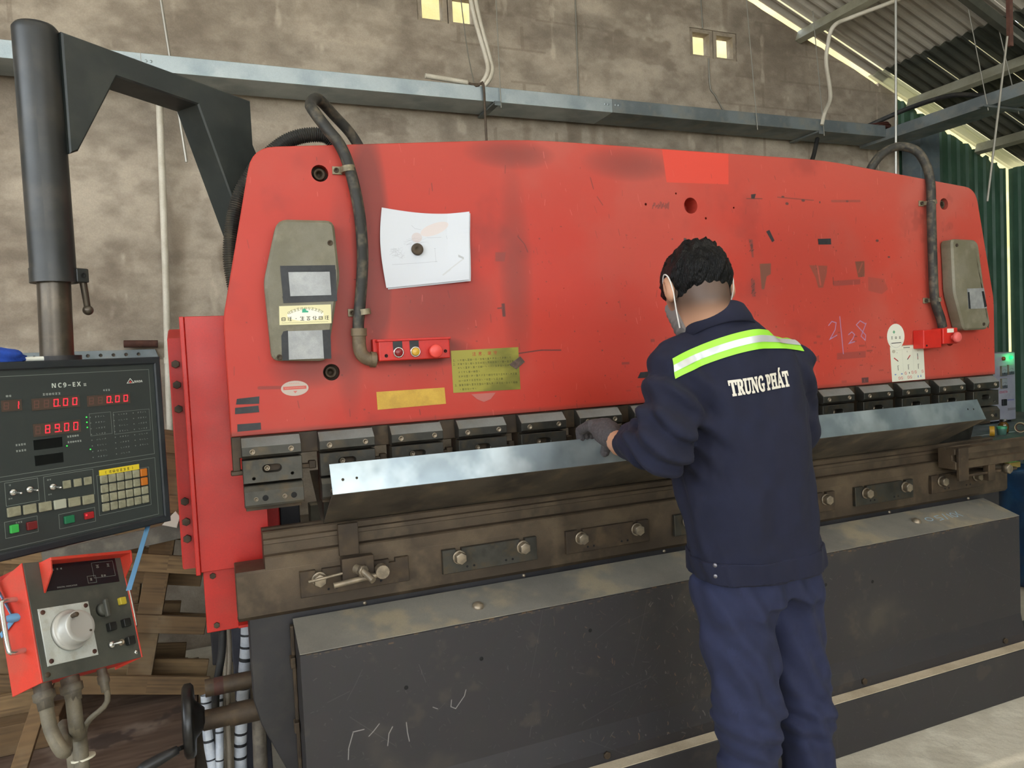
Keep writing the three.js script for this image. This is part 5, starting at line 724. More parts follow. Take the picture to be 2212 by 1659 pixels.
  single('hanging_rod', rod(V(3.73, 3.66, -1.0), V(3.683, 2.2, -1.0), 0.0065, 8), std('bright_zinc_rod', { color: 0xc2c2bc, roughness: 0.35, metalness: 0.6 }), 'bright straight rod hanging down in front of the tray corner', 'rod');
  const hk = thing('hook_rod', 'long thin rod hanging from a rusty strap at the right edge', 'rod', V(3.1, 2, 0));
  part('strap', box(3.168, 3.19, 2.64, 3.9, -0.008, 0.008, 0.001), M.rust, hk); part('rod', rod(V(3.163, 2.68, 0), V(3.02, 1.984, 0), 0.0045, 8), M.wire, hk);
  single('black_cable', tube([V(4.2, 2.87, -1.8), V(4.38, 2.92, -1.86), V(4.55, 3.0, -1.6), V(4.56, 2.985, -1.3), V(4.56, 2.92, -1.1), V(4.56, 2.82, -0.8), V(4.56, 2.81, 0.4)], 0.016, 70, 8), M.rubber, 'thick black cable bending over the corner of the cable tray', 'cable');
  single('wire_coil', [0, 1, 2, 3].map((k) => { const p = []; for (let i = 0; i < 14; i++) { const t = i / 14 * 6.283; p.push(V(4.44 + 0.16 * Math.cos(t) + rr(-0.01, 0.01), 2.9 + 0.012 * k + 0.018 * Math.sin(t * 2), -1.82 + 0.06 * Math.sin(t))); } return tube(p, 0.006, 50, 6, true); }), std('red_brown_wire', { color: 0x4c241c, roughness: 0.6 }), 'loose coil of dark red wire lying in the tray corner', 'wire coil');
  wire('drop_cable', [V(3.86, 2.79, -1.75), V(3.79, 2.66, -1.72), V(3.72, 2.55, -1.7), V(3.66, 2.35, -1.7)], 0.014, 'black cable dropping from the tray behind the top of the ram', M.rubber, 'cable');
}

// ================================================================ pallets, boards and hoses at the left
M.wood = [0x7a6040, 0x6d5538, 0x8a6f4c].map((c, i) => { const s = 700 + i * 9, A = hex(c), B = mixc(A, [52, 40, 28], 0.55); return std('weathered_pallet_wood', { map: dataTex(256, (u, v) => { const g = fbm(u * 0.5 % 1, v * 1, 16, 3, s), st = vnoise(u * 4, v * 90, 96, s + 1); let q = mixc(A, B, clamp(st * 0.75 * g * 1.6)); q = mixc(q, [128, 112, 88], sstep(0.55, 0.8, fbm(u, v, 4, 4, s + 5)) * 0.5); return q; }, true, 0.5), roughness: 0.9 }); });
M.ply = std('stained_plywood', { map: dataTex(512, (u, v) => { const st = vnoise(u * 12, v * 70, 96, 811), a = fbm(u, v, 5, 5, 812); let q = mixc([104, 84, 68], [72, 54, 42], clamp(st * 0.8)); q = mixc(q, [140, 124, 112], sstep(0.4, 0.7, a) * 0.7); return mixc(q, [48, 38, 34], sstep(0.62, 0.75, fbm(u, v, 8, 4, 813)) * 0.6); }, true, 0.9), roughness: 0.8 });
{
  const plank = (P, n, a, b, c, d, e, f, k) => part(n, box(a, b, c, d, e, f, 0.003), M.wood[k % 3], P, { local: true });
  const stand = (label, x, y, z, turn, seedOff, right) => {
    const P = thing('wooden_pallet', label, 'pallet', V(x, y, z)); P.rotation.set(-0.06, 0, turn);
    const rt = (v) => Math.min(right, (v > 0.55 ? 0.175 : 0.225) - 0.22 * v);
    for (let k = 0; k < 5; k++) plank(P, 'slat', -0.66, rt(0.035 + k * 0.2225), 0.002 + k * 0.2225, 0.068 + k * 0.2225, 0.0, 0.018, k + seedOff);
    for (const xx of [-0.52, -0.075]) plank(P, 'stringer', xx, xx + 0.085, 0, 0.96, -0.09, -0.001, seedOff + 1);
    for (let k = 0; k < 6; k++) plank(P, 'back_slat', -0.66, rt(0.065 + k * 0.175) - 0.005, 0.03 + k * 0.175, 0.1 + k * 0.175, -0.11, -0.092, k + seedOff + 2);
    return P;
  };
  stand('weathered wooden pallet standing tilted between the console and the red side frame', -0.335, 0.245, -0.9, -0.218, 0, 0.215);
  stand('second wooden pallet standing behind the tilted one, mostly hidden', -0.42, 0.225, -1.16, -0.16, 1, 0.28);
  const F = thing('wooden_pallet', 'flat wooden pallet lying on the floor under the plywood sheet', 'pallet', V(-0.5, 0, -0.75));
  for (let k = 0; k < 6; k++) plank(F, 'slat', -0.75, 0.32, 0.125, 0.145, -0.6 + k * 0.2, -0.6 + k * 0.2 + 0.1, k); for (const x of [-0.74, -0.25, 0.22]) plank(F, 'stringer', x, x + 0.09, 0.02, 0.125, -0.6, 0.5, 1);
  for (let k = 0; k < 3; k++) plank(F, 'bottom_slat', -0.75, 0.32, 0, 0.02, -0.58 + k * 0.5, -0.48 + k * 0.5, 2);
  single('plywood_sheet', box(-1.3, -0.16, 0.146, 0.2, -1.3, 0.14, 0.002).rotateZ(0), M.ply, 'stained plywood sheet lying flat under the tilted pallet', 'plywood');
  single('wooden_batten', between(box(-0.022, 0.022, -0.36, 0.36, -0.012, 0.012, 0.002), V(-0.66, 0.21, -0.4), V(-0.55, 0.6, -0.8)), M.wood[0], 'narrow upright batten leaning against the pallet at the lower left', 'batten');
  single('short_plank', box(-0.93, -0.62, 0.3, 0.37, -0.83, -0.8, 0.003), M.wood[2], 'short plank end lying on the left behind the batten', 'plank');
  single('short_plank', box(-0.95, -0.58, 0.201, 0.3, -0.86, -0.72, 0.003), M.wood[1], 'thick dark plank on the plywood at the far left', 'plank');
  single('grey_plank', between(box(-0.03, 0.03, -0.28, 0.28, -0.01, 0.01, 0.002), V(-0.62, 0.8, -0.86), V(-0.06, 0.86, -0.86)), worn('grey_painted_plank', 0x6b675d, 0x5a564d, 0x827c6c, { size: 0.3, n: 128, rough: 0.8 }), 'grey plank lying across the pallet just below the console', 'plank');
  single('white_scrap', (() => { const g = plate([[0, 0], [0.05, 0.008], [0.042, 0.05], [0.02, 0.062]], -0.004, 0.004, 0.001); g.rotateZ(-0.5).translate(-0.235, 0.882, -0.82); return g; })(), std('crumpled_white_plastic', { color: 0xc4bfb0, roughness: 0.7 }), 'scrap of white plastic caught on the pallet beside the red side frame', 'scrap');
  const strap = std('blue_strap', { color: 0x5f8fb4, roughness: 0.6 });
  const S = thing('blue_strap', 'thin blue strap tied from the console down round the control box', 'strap', V(-0.25, 0.95, 0.2));
  const ribbon = (a, b, wd) => { const d = b.clone().sub(a), q = between(box(-wd / 2, wd / 2, -d.length() / 2, d.length() / 2, -0.0008, 0.0008, 0), a, b); return q; };
  part('strap_end', ribbon(V(-0.208, 1.062, 0.04), V(-0.236, 0.968, 0.318), 0.011), strap, S); part('strap_end', ribbon(V(-0.5, 1.06, 0.3), V(-0.442, 0.955, 0.36), 0.013), strap, S); part('strap_knot', [sphere(V(-0.442, 0.958, 0.362), 0.011, 1.6, 0.8, 1, 10), ribbon(V(-0.442, 0.955, 0.36), V(-0.47, 0.92, 0.345), 0.012)], strap, S);
}
{ // hoses and pipes rising behind the left end of the bed
  M.lag = worn('white_hose_wrap', 0xb6bac0, 0xa2a6ad, 0xcfcfca, { size: 0.15, n: 128, rough: 0.45, amt: 0.4 });
  const wrapped = (label, pts, r, bands, yellow) => {
    const T = thing('wrapped_hose', label, 'hose', pts[0].clone()); const c = new THREE.CatmullRomCurve3(pts, false, 'catmullrom', 0.5);
    part('wrap', new THREE.TubeGeometry(c, 60, r, 12), M.lag, T);
    const ring = (t, dt, m) => { const a = c.getPoint(clamp(t)), b = c.getPoint(clamp(t + dt)); part(m === M.blackTape ? 'tape_ring' : 'yellow_band', rod(a, b, r * 1.05, 14), m, T); };
    for (let k = 0; k < bands; k++) ring((k + 0.6) / bands, 0.012 + 0.006 * (k % 3 === 1), M.blackTape); if (yellow) ring(yellow, 0.05, std('yellow_band_tape', { color: 0xc2a23a, roughness: 0.5 }));
  };
  wrapped('white wrapped hose with black tape rings rising close beside the black bed plate', [V(-0.03, 0.0, -0.25), V(-0.028, 0.22, -0.25), V(-0.02, 0.34, -0.25), V(-0.004, 0.48, -0.25), V(0.012, 0.6, -0.25), V(0.02, 0.7, -0.26)], 0.0185, 15, 0.47);
  wrapped('white wrapped hose with two black rings just right of the handwheel', [V(-0.098, 0.0, -0.2), V(-0.1, 0.2, -0.22), V(-0.112, 0.33, -0.24), V(-0.112, 0.46, -0.26)], 0.0155, 7);
  wrapped('thinner white wrapped hose between the other two wrapped hoses', [V(-0.1, 0.0, -0.18), V(-0.09, 0.2, -0.2), V(-0.082, 0.33, -0.22), V(-0.075, 0.47, -0.26)], 0.0115, 5, 0.8);
  const hose = (label, pts, r, m) => single('grey_hose', tube(pts, r, 50, 10), m, label, 'hose');
  const gh = worn('grey_beige_hose', 0x857a6a, 0x746a5b, 0x9c917f, { size: 0.2, n: 128, rough: 0.6 });
  hose('beige grey hose left of the striped hose behind the handwheel shaft', [V(-0.072, 0.0, -0.24), V(-0.07, 0.24, -0.25), V(-0.062, 0.4, -0.26), V(-0.05, 0.55, -0.27), V(-0.046, 0.7, -0.28)], 0.0075, gh);
  hose('second beige hose crossing to the right at the floor behind the handwheel shaft', [V(-0.09, 0.0, -0.2), V(-0.062, 0.22, -0.22), V(-0.055, 0.4, -0.25), V(-0.04, 0.55, -0.27), V(-0.036, 0.7, -0.28)], 0.008, gh);
  single('thick_pipe', tube([V(0.03, 0.0, -0.2), V(0.028, 0.2, -0.22), V(0.033, 0.36, -0.25), V(0.035, 0.5, -0.3)], 0.021, 30, 14), worn('dusty_brown_pipe', 0x6b6256, 0x564e44, 0x8a7f6e, { size: 0.2, n: 128, rough: 0.7 }), 'thick dusty pipe standing behind the lower corner of the bed plate', 'pipe');
  single('black_lead', tube([V(-0.05, 0.82, -0.22), V(-0.052, 0.7, -0.2), V(-0.06, 0.6, -0.2), V(-0.082, 0.49, -0.21), V(-0.09, 0.35, -0.24), V(-0.09, 0.0, -0.3)], 0.011, 50, 10), M.rubber, 'black cable dropping in front of the lower red frame bracket', 'cable');
  single('grey_trunking', box(-0.03, 0.07, 0.0, 0.68, -0.42, -0.36, 0.004), worn('blue_black_trunking', 0x34343c, 0x2b2b32, 0x4c4a48, { size: 0.3, n: 128, rough: 0.5 }), 'dark upright duct behind the wrapped hoses under the red frame', 'duct');
}

// ================================================================ bench, voltage stabiliser and small goods at the right
{
  const B = thing('work_bench', 'blue grey steel bench in the corner behind the right end of the machine', 'bench', V(4.5, 0, -1.1));
  part('bench_top', box(3.9, 5.6, 0.785, 0.81, -1.6, -0.72, 0.004), worn('blue_grey_bench', 0x4c565c, 0x3f484e, 0x6b6a62, { size: 0.4, rough: 0.5 }), B);
  for (const [x, z] of [[3.95, -1.55], [5.55, -1.55], [3.95, -0.78], [5.55, -0.78]]) part('leg', box(x - 0.02, x + 0.02, 0, 0.785, z - 0.02, z + 0.02, 0.003), M.steelBlueGrey, B);
  const S = thing('voltage_stabiliser', 'pale grey voltage stabiliser with three meters and a lit green lamp', 'stabiliser', V(4.9, 0.82, -1.3));
  M.cream = worn('lilac_grey_case', 0x9a9aa6, 0x8e8e9a, 0xa6a5aa, { size: 0.4, rough: 0.45, amt: 0.3 });
  part('case', box(4.68, 5.03, 0.822, 1.283, -1.5, -1.22, 0.008), M.cream, S); for (const [fx, fz] of [[4.7, -1.3], [4.95, -1.3], [4.7, -1.48], [4.95, -1.48]]) part('foot', box(fx, fx + 0.06, 0.8105, 0.8225, fz, fz + 0.06), M.darkHole, S);
  const z = -1.2195, mt = canvasTex(128, 160, (g) => { g.fillStyle = '#8f949a'; g.fillRect(0, 0, 128, 160); g.fillStyle = '#4c5058'; g.fillRect(0, 112, 128, 48); g.strokeStyle = '#33363c'; g.lineWidth = 3; g.beginPath(); g.arc(64, 110, 52, Math.PI * 1.15, Math.PI * 1.85); g.stroke(); g.beginPath(); g.moveTo(64, 112); g.lineTo(88, 62); g.stroke(); g.fillStyle = '#2c2f34'; g.beginPath(); g.arc(64, 122, 12, 0, 7); g.fill(); });
  const mm = std('meter_face', { map: mt, roughness: 0.25 });
  for (const [x, y] of [[4.9, 1.16], [4.971, 1.165], [4.9, 1.075]]) { const fr = part('meter', box(x - 0.028, x + 0.028, y - 0.034, y + 0.034, z - 0.002, z + 0.012, 0.003), M.castGrey, S); part('meter_dial', printed([[x - 0.026, y + 0.032], [x + 0.026, y + 0.032], [x + 0.026, y - 0.032], [x - 0.026, y - 0.032]], z + 0.0135), mm, fr, { uv: true }); }
  part('indicator_lamp', lathe([[0.014, 0], [0.013, 0.01], [0.006, 0.016], [0, 0.017]], V(4.905, 1.242, z), V(0, 0, 1)), std('orange_lamp_off', { color: 0x7a4a20, roughness: 0.3 }), S, { label: 'unlit orange lamp' });
  part('indicator_lamp', lathe([[0.014, 0], [0.013, 0.01], [0.006, 0.016], [0, 0.017]], V(4.978, 1.246, z), V(0, 0, 1)), std('green_lamp_on', { color: 0x1f9a50, emissive: 0x20ff70, emissiveIntensity: 1.6 }), S, { label: 'lit green lamp' });
  const gl = new THREE.PointLight(0x30ff80, 0.02, 1); gl.position.set(4.978, 1.246, z + 0.03); gl.castShadow = true; scene.add(gl);
  const word = canvasTex(512, 128, (g) => { g.fillStyle = '#9a9aa6'; g.fillRect(0, 0, 512, 128); g.fillStyle = '#a3243c'; g.font = 'bold 104px sans-serif'; g.fillText('OSHITA', 40, 104); });
  part('name_print', printed([[4.853, 1.03], [4.965, 1.03], [4.965, 1.005], [4.853, 1.005]], z + 0.0008), std('red_name_print', { map: word, roughness: 0.5 }), S, { uv: true, label: 'red lettering' });
  part('breaker', box(4.882, 4.923, 0.925, 0.968, z - 0.002, z + 0.012, 0.003), M.blackTape, S); part('label_plate', [box(4.945, 5.01, 0.955, 0.964, z - 0.001, z + 0.0008, 0)], std('violet_print', { color: 0x6d6c98, roughness: 0.5 }), S); part('label_plate', [box(4.945, 5.022, 0.888, 0.905, z - 0.001, z + 0.0008, 0)], std('grey_print', { color: 0x77747a, roughness: 0.5 }), S);
  // small goods along the front edge of the bench
  const roll = (n, label, c, x, z2, R, r, w, dir, mo, mi) => { const g = thing(n, label, 'tape roll', V(x, 0.81, z2)); part('tape', lathe([[R, -w / 2], [R, w / 2], [r * 1.05, w / 2], [r * 1.05, -w / 2], [R, -w / 2]], V(x, 0.81 + R, z2), dir, 28), mo, g); part('core', lathe([[r * 1.05, -w / 2], [r * 1.05, w / 2], [r * 0.9, w / 2], [r * 0.9, -w / 2], [r * 1.05, -w / 2]], V(x, 0.81 + R, z2), dir, 28), mi, g); };
  roll('tape_roll', 'yellow roll of tape standing on the bench behind the sheet end', 0, 4.235, -0.84, 0.03, 0.017, 0.025, V(0.6, 0, 0.8), std('yellow_tape_side', { color: 0xb98c1e, roughness: 0.5 }), std('grey_core', { color: 0x8a8a80, roughness: 0.7 }));
  roll('tape_roll', 'white roll of tape with a brown core at the right end of the bench', 0, 4.49, -0.84, 0.031, 0.024, 0.028, V(-0.9, 0, 0.45), std('cream_tape_side', { color: 0xcbbf9c, roughness: 0.5 }), std('brown_core', { color: 0x6a4438, roughness: 0.7 }));
  const cup = thing('plastic_cup', 'small green plastic jar with a lid on the bench', 'jar', V(4.335, 0.81, -0.85)); part('jar', lathe([[0, 0], [0.024, 0], [0.026, 0.034], [0.026, 0.036], [0, 0.036]], V(4.335, 0.81, -0.85), V(0, 1, 0)), std('grey_green_plastic', { color: 0x4f7468, roughness: 0.4 }), cup); part('lid', lathe([[0.028, 0], [0.028, 0.012], [0.026, 0.014], [0, 0.014]], V(4.335, 0.846, -0.85), V(0, 1, 0)), std('green_lid', { color: 0x3f9a70, roughness: 0.4 }), cup);
  const jar = thing('amber_jar', 'amber glass jar beside the white tape roll on the bench', 'jar', V(4.425, 0.81, -0.9)); part('glass', lathe([[0, 0], [0.026, 0], [0.028, 0.01], [0.028, 0.05], [0.018, 0.062], [0.018, 0.07], [0, 0.07]], V(4.425, 0.81, -0.9), V(0, 1, 0)), std('amber_glass', { color: 0x5a4018, roughness: 0.15 }), jar); part('cap', lathe([[0.02, 0], [0.02, 0.012], [0, 0.013]], V(4.425, 0.878, -0.9), V(0, 1, 0)), std('black_cap', { color: 0x161616, roughness: 0.4 }), jar);
  const D = thing('blue_drum', 'blue steel drum with a printed label below the bench', 'drum', V(4.22, 0, -0.62));
  part('body', lathe([[0, 0], [0.15, 0], [0.153, 0.01], [0.15, 0.02], [0.15, 0.2], [0.155, 0.21], [0.15, 0.22], [0.15, 0.42], [0.155, 0.43], [0.15, 0.44], [0.15, 0.62], [0.154, 0.635], [0.15, 0.65], [0.145, 0.645], [0, 0.64]], V(4.22, 0, -0.62), V(0, 1, 0), 36), worn('blue_drum_paint', 0x1e4a72, 0x17395a, 0x33566e, { size: 0.3, n: 128, rough: 0.4 }), D);
  const lt = canvasTex(128, 192, (g) => { g.fillStyle = '#a9bcc8'; g.fillRect(0, 0, 128, 192); g.fillStyle = '#a03a3c'; g.fillRect(20, 40, 44, 44); g.fillStyle = '#2a5a96'; g.fillRect(20, 110, 90, 26); g.fillStyle = '#3c78a8'; g.fillRect(20, 146, 60, 20); g.strokeStyle = '#40464c'; g.lineWidth = 5; g.beginPath(); g.moveTo(84, 40); g.lineTo(108, 76); g.stroke(); });
  part('label', new THREE.CylinderGeometry(0.1512, 0.1512, 0.16, 12, 1, true, 5.2, 0.62).translate(4.22, 0.52, -0.62), std('drum_label_print', { map: lt, roughness: 0.5, side: THREE.DoubleSide }), D, { uv: true });
  const G = thing('green_crate', 'green plastic crate at the right edge beside the drum', 'crate', V(4.2, 0, -0.3));
  M.greenPlastic = worn('green_plastic', 0x1c6a34, 0x175a2c, 0x3a7a48, { size: 0.2, n: 128, rough: 0.45 });
  for (let k = 0; k < 6; k++) part('crate_slat', [box(4.0, 4.5, 0.02 + k * 0.115, 0.11 + k * 0.115, -0.452, -0.44), box(4.0, 4.5, 0.02 + k * 0.115, 0.11 + k * 0.115, -0.112, -0.1)], M.greenPlastic, G); part('crate_end', [box(3.99, 4.0, 0, 0.7, -0.452, -0.1), box(4.5, 4.51, 0, 0.7, -0.452, -0.1), box(4.0, 4.5, 0, 0.012, -0.45, -0.1)], M.greenPlastic, G);
}
// ================================================================ the operator
{
  const smin = (a, b, k) => { const h = Math.max(k - Math.abs(a - b), 0) / k; return Math.min(a, b) - h * h * k * 0.25; };
  const cap = (p, a, b, ra, rb) => { const bx = b.x - a.x, by = b.y - a.y, bz = b.z - a.z, px = p.x - a.x, py = p.y - a.y, pz = p.z - a.z; const t = clamp((px * bx + py * by + pz * bz) / (bx * bx + by * by + bz * bz)); return Math.hypot(px - bx * t, py - by * t, pz - bz * t) - (ra + (rb - ra) * t); };
  // surface nets over a box
  function mesh(f, lo, hi, h) {
    const nx = Math.ceil((hi.x - lo.x) / h) + 1, ny = Math.ceil((hi.y - lo.y) / h) + 1, nz = Math.ceil((hi.z - lo.z) / h) + 1, F = new Float32Array(nx * ny * nz), p = V(), I = (i, j, k) => i + nx * (j + ny * k);
    for (let k = 0; k < nz; k++) for (let j = 0; j < ny; j++) for (let i = 0; i < nx; i++) F[I(i, j, k)] = f(p.set(lo.x + i * h, lo.y + j * h, lo.z + k * h));
    const id = new Int32Array(nx * ny * nz).fill(-1), P = [], X = [];
    for (let k = 0; k < nz - 1; k++) for (let j = 0; j < ny - 1; j++) for (let i = 0; i < nx - 1; i++) {
      let sx = 0, sy = 0, sz = 0, n = 0; const v = (a, b, c) => F[I(i + a, j + b, k + c)], e = (a, b, c, d, q, r) => { const u = v(a, b, c), w = v(d, q, r); if ((u < 0) !== (w < 0)) { const t = u / (u - w); sx += a + (d - a) * t; sy += b + (q - b) * t; sz += c + (r - c) * t; n++; } };
      for (let a = 0; a < 2; a++) for (let b = 0; b < 2; b++) { e(0, a, b, 1, a, b); e(a, 0, b, a, 1, b); e(a, b, 0, a, b, 1); }
      if (n) { id[I(i, j, k)] = P.length / 3; P.push(lo.x + (i + sx / n) * h, lo.y + (j + sy / n) * h, lo.z + (k + sz / n) * h); }
    }
    const quad = (a, b, c, d, fl) => { if (a < 0 || b < 0 || c < 0 || d < 0) return; fl ? X.push(a, b, c, a, c, d) : X.push(a, c, b, a, d, c); };
    for (let k = 1; k < nz - 1; k++) for (let j = 1; j < ny - 1; j++) for (let i = 1; i < nx - 1; i++) {
      const o = F[I(i, j, k)] < 0;
      if (o !== F[I(i + 1, j, k)] < 0) quad(id[I(i, j - 1, k - 1)], id[I(i, j, k - 1)], id[I(i, j, k)], id[I(i, j - 1, k)], o);
      if (o !== F[I(i, j + 1, k)] < 0) quad(id[I(i - 1, j, k - 1)], id[I(i - 1, j, k)], id[I(i, j, k)], id[I(i, j, k - 1)], o);
      if (o !== F[I(i, j, k + 1)] < 0) quad(id[I(i - 1, j - 1, k)], id[I(i, j - 1, k)], id[I(i, j, k)], id[I(i - 1, j, k)], o);
    }
    const g = new THREE.BufferGeometry(); g.setAttribute('position', new THREE.Float32BufferAttribute(P, 3)); g.setIndex(X);
    const N = new Float32Array(P.length), q = V(), E = h * 0.5; for (let i = 0; i < P.length; i += 3) { const x = P[i], y = P[i + 1], z = P[i + 2]; const gx = f(q.set(x + E, y, z)) - f(q.set(x - E, y, z)), gy = f(q.set(x, y + E, z)) - f(q.set(x, y - E, z)), gz = f(q.set(x, y, z + E)) - f(q.set(x, y, z - E)), l = Math.hypot(gx, gy, gz) || 1; N[i] = gx / l; N[i + 1] = gy / l; N[i + 2] = gz / l; }
    g.setAttribute('normal', new THREE.BufferAttribute(N, 3)); return g;
  }
  const n3 = (x, y, z, s) => (vnoise(x, y + z * 1.7, 512, s) + vnoise(z, x - y * 1.3 + 64, 512, s + 1) + vnoise(y + 9, z + x * 1.1, 512, s + 2)) / 3;

  // joints (metres)
  const J = { hc: V(1.112, 1.585, 0.565), nk: V(1.14, 1.47, 0.598), Ls: V(1.045, 1.385, 0.585), Le: V(0.916, 1.213, 0.67), Lw: V(0.962, 1.19, 0.415), Rs: V(1.352, 1.37, 0.6), Re: V(1.42, 1.2, 0.56), Rw: V(1.555, 1.185, 0.39),
    Lh: V(1.15, 0.8, 0.623), Lk: V(1.16, 0.51, 0.645), La: V(1.172, 0.085, 0.66), Rh: V(1.325, 0.79, 0.605), Rk: V(1.362, 0.48, 0.62), Ra: V(1.39, 0.085, 0.63) };
  const R = V(0.998, 0, 0.06), Bk = V(-0.06, 0, 0.998);
  const slices = [[0.8, 1.225, 0.62, 0.165, 0.135], [0.87, 1.218, 0.628, 0.172, 0.142], [0.95, 1.206, 0.628, 0.172, 0.142], [1.06, 1.196, 0.618, 0.177, 0.145], [1.2, 1.198, 0.607, 0.175, 0.142], [1.3, 1.2, 0.598, 0.17, 0.136], [1.37, 1.198, 0.594, 0.162, 0.126], [1.42, 1.193, 0.596, 0.142, 0.112], [1.46, 1.172, 0.6, 0.108, 0.1], [1.5, 1.152, 0.598, 0.074, 0.075]];
  const torso = (p, inset) => {
    let i = 0; while (i < slices.length - 2 && p.y > slices[i + 1][0]) i++;
    const a = slices[i], b = slices[i + 1], t = clamp((p.y - a[0]) / (b[0] - a[0])), s = t, cx = a[1] + (b[1] - a[1]) * s, cz = a[2] + (b[2] - a[2]) * s, w = a[3] + (b[3] - a[3]) * s - inset, d = a[4] + (b[4] - a[4]) * s - inset;
    const dx = p.x - cx, dz = p.z - cz, u = (dx * R.x + dz * R.z) / w, v = (dx * Bk.x + dz * Bk.z) / d, l = Math.pow(Math.abs(u) ** 2.4 + Math.abs(v) ** 2.4, 1 / 2.4);
    const side = (l - 1) * Math.min(w, d), top = p.y - 1.5, bot = slices[0][0] - p.y; return Math.max(side, top, bot);
  };
  // head frame
  const hp = 28 * Math.PI / 180, hy = 8 * Math.PI / 180, Fd = V(Math.sin(hy) * Math.cos(hp), -Math.sin(hp), -Math.cos(hy) * Math.cos(hp)), Rt = Fd.clone().cross(V(0, 1, 0)).normalize(), Up = Rt.clone().cross(Fd);
  const HL = (p, q) => { const x = p.x - J.hc.x, y = p.y - J.hc.y, z = p.z - J.hc.z; return q.set(x * Rt.x + y * Rt.y + z * Rt.z, x * Up.x + y * Up.y + z * Up.z, x * Fd.x + y * Fd.y + z * Fd.z); };   // right, up, forward
  const HW = (r, u, f) => J.hc.clone().addScaledVector(Rt, r).addScaledVector(Up, u).addScaledVector(Fd, f);
  const ell = (q, x, y, z, a, b, c) => { const l = Math.hypot((q.x - x) / a, (q.y - y) / b, (q.z - z) / c); return (l - 1) * Math.min(a, b, c); };
  const q1 = V();
  const skull = (q) => { let d = ell(q, 0, 0.015, -0.008, 0.0755, 0.088, 0.096); d = smin(d, ell(q, 0, -0.045, 0.03, 0.058, 0.062, 0.062), 0.04); d = smin(d, ell(q, 0, -0.092, 0.05, 0.034, 0.022, 0.036), 0.03); return d; };
  const headF = (p) => {
    const q = HL(p, q1); let d = skull(q);
    d = smin(d, cap(q, V(0, 0.0, 0.086), V(0, -0.036, 0.107), 0.008, 0.012), 0.012); d = smin(d, cap(q, V(-0.012, -0.038, 0.095), V(0.012, -0.038, 0.095), 0.008, 0.008), 0.008);   // nose
    d = smin(d, cap(q, V(-0.04, 0.026, 0.078), V(0.04, 0.026, 0.078), 0.009, 0.009), 0.016);                                   // brow
    for (const s of [-1, 1]) { d = Math.max(d, -(ell(q, s * 0.031, 0.006, 0.098, 0.018, 0.012, 0.012))); d = smin(d, ell(q, s * 0.031, 0.006, 0.081, 0.013, 0.012, 0.011), 0.002);   // eyes
      let ear = ell(q, s * 0.083, -0.004, -0.014, 0.013, 0.033, 0.02); ear = Math.max(ear, -ell(q, s * 0.095, 0.0, -0.008, 0.008, 0.021, 0.011)); ear = smin(ear, ell(q, s * 0.078, -0.024, -0.006, 0.007, 0.012, 0.009), 0.006); d = smin(d, ear, 0.006); }
    d = smin(d, cap(q, V(-0.022, -0.066, 0.088), V(0.022, -0.066, 0.088), 0.006, 0.006), 0.008); d = smin(d, cap(q, V(-0.018, -0.075, 0.086), V(0.018, -0.075, 0.086), 0.006, 0.006), 0.006);   // lips
    return smin(d, cap(p, HW(0, -0.055, -0.032), J.nk, 0.052, 0.058), 0.025);
  };
  // hands: wrist, knuckle centre, lateral direction to the thumb side, finger paths relative to each knuckle
  const hand = (W, K, lat, s) => {
    const fingers = [[0.027, 0], [0.009, 0.004], [-0.008, 0.002], [-0.024, -0.004]].map(([o, e], i) => { const k = K.clone().addScaledVector(lat, o); const z = [0, 0.004, 0.001, -0.005][i]; return [k, V(k.x + 0.004, 1.228 - i * 0.002, 0.222 - z), V(k.x + 0.008, 1.206, 0.176), V(k.x + 0.01, 1.178 + i * 0.002 + e, 0.1725)]; });
    const th = [W.clone().lerp(K, 0.45).addScaledVector(lat, 0.022), W.clone().lerp(K, 0.8).addScaledVector(lat, 0.046).add(V(0, -0.024, 0)), V(K.x + lat.x * 0.05, 1.152, 0.21), V(K.x + lat.x * 0.046, 1.138, 0.2075)];
    return (p, g) => {
      let d = cap(p, W, W.clone().lerp(K, 0.4), 0.026 + g, 0.03 + g);
      for (const o of [0.024, 0.005, -0.018]) d = smin(d, cap(p, W.clone().lerp(K, 0.25).addScaledVector(lat, o * 0.7), K.clone().addScaledVector(lat, o).add(V(0, -0.006, 0)), 0.014 + g, 0.0125 + g), 0.018);
      let fd = 9; for (const f of fingers) { let e = cap(p, f[0], f[1], 0.0098 + g, 0.0092 + g); e = Math.min(e, cap(p, f[1], f[2], 0.0092 + g, 0.0086 + g), cap(p, f[2], f[3], 0.0086 + g, 0.0074 + g)); fd = Math.min(fd, e); }
      d = smin(d, fd, 0.007); let t = smin(cap(p, th[0], th[1], 0.014 + g, 0.0115 + g), cap(p, th[1], th[2], 0.0112 + g, 0.0098 + g), 0.006); t = Math.min(t, cap(p, th[2], th[3], 0.0098 + g, 0.008 + g)); return smin(d, t, 0.008);
    };
  };
  const LK = V(0.982, 1.23, 0.265), RK = V(1.59, 1.222, 0.28), LW = V(0.958, 1.203, 0.375), RW = V(1.568, 1.192, 0.365);
  const lh = hand(LW, LK, V(1, 0, 0.05), 1), rh = hand(RW, RK, V(-1, 0, 0.05), -1);
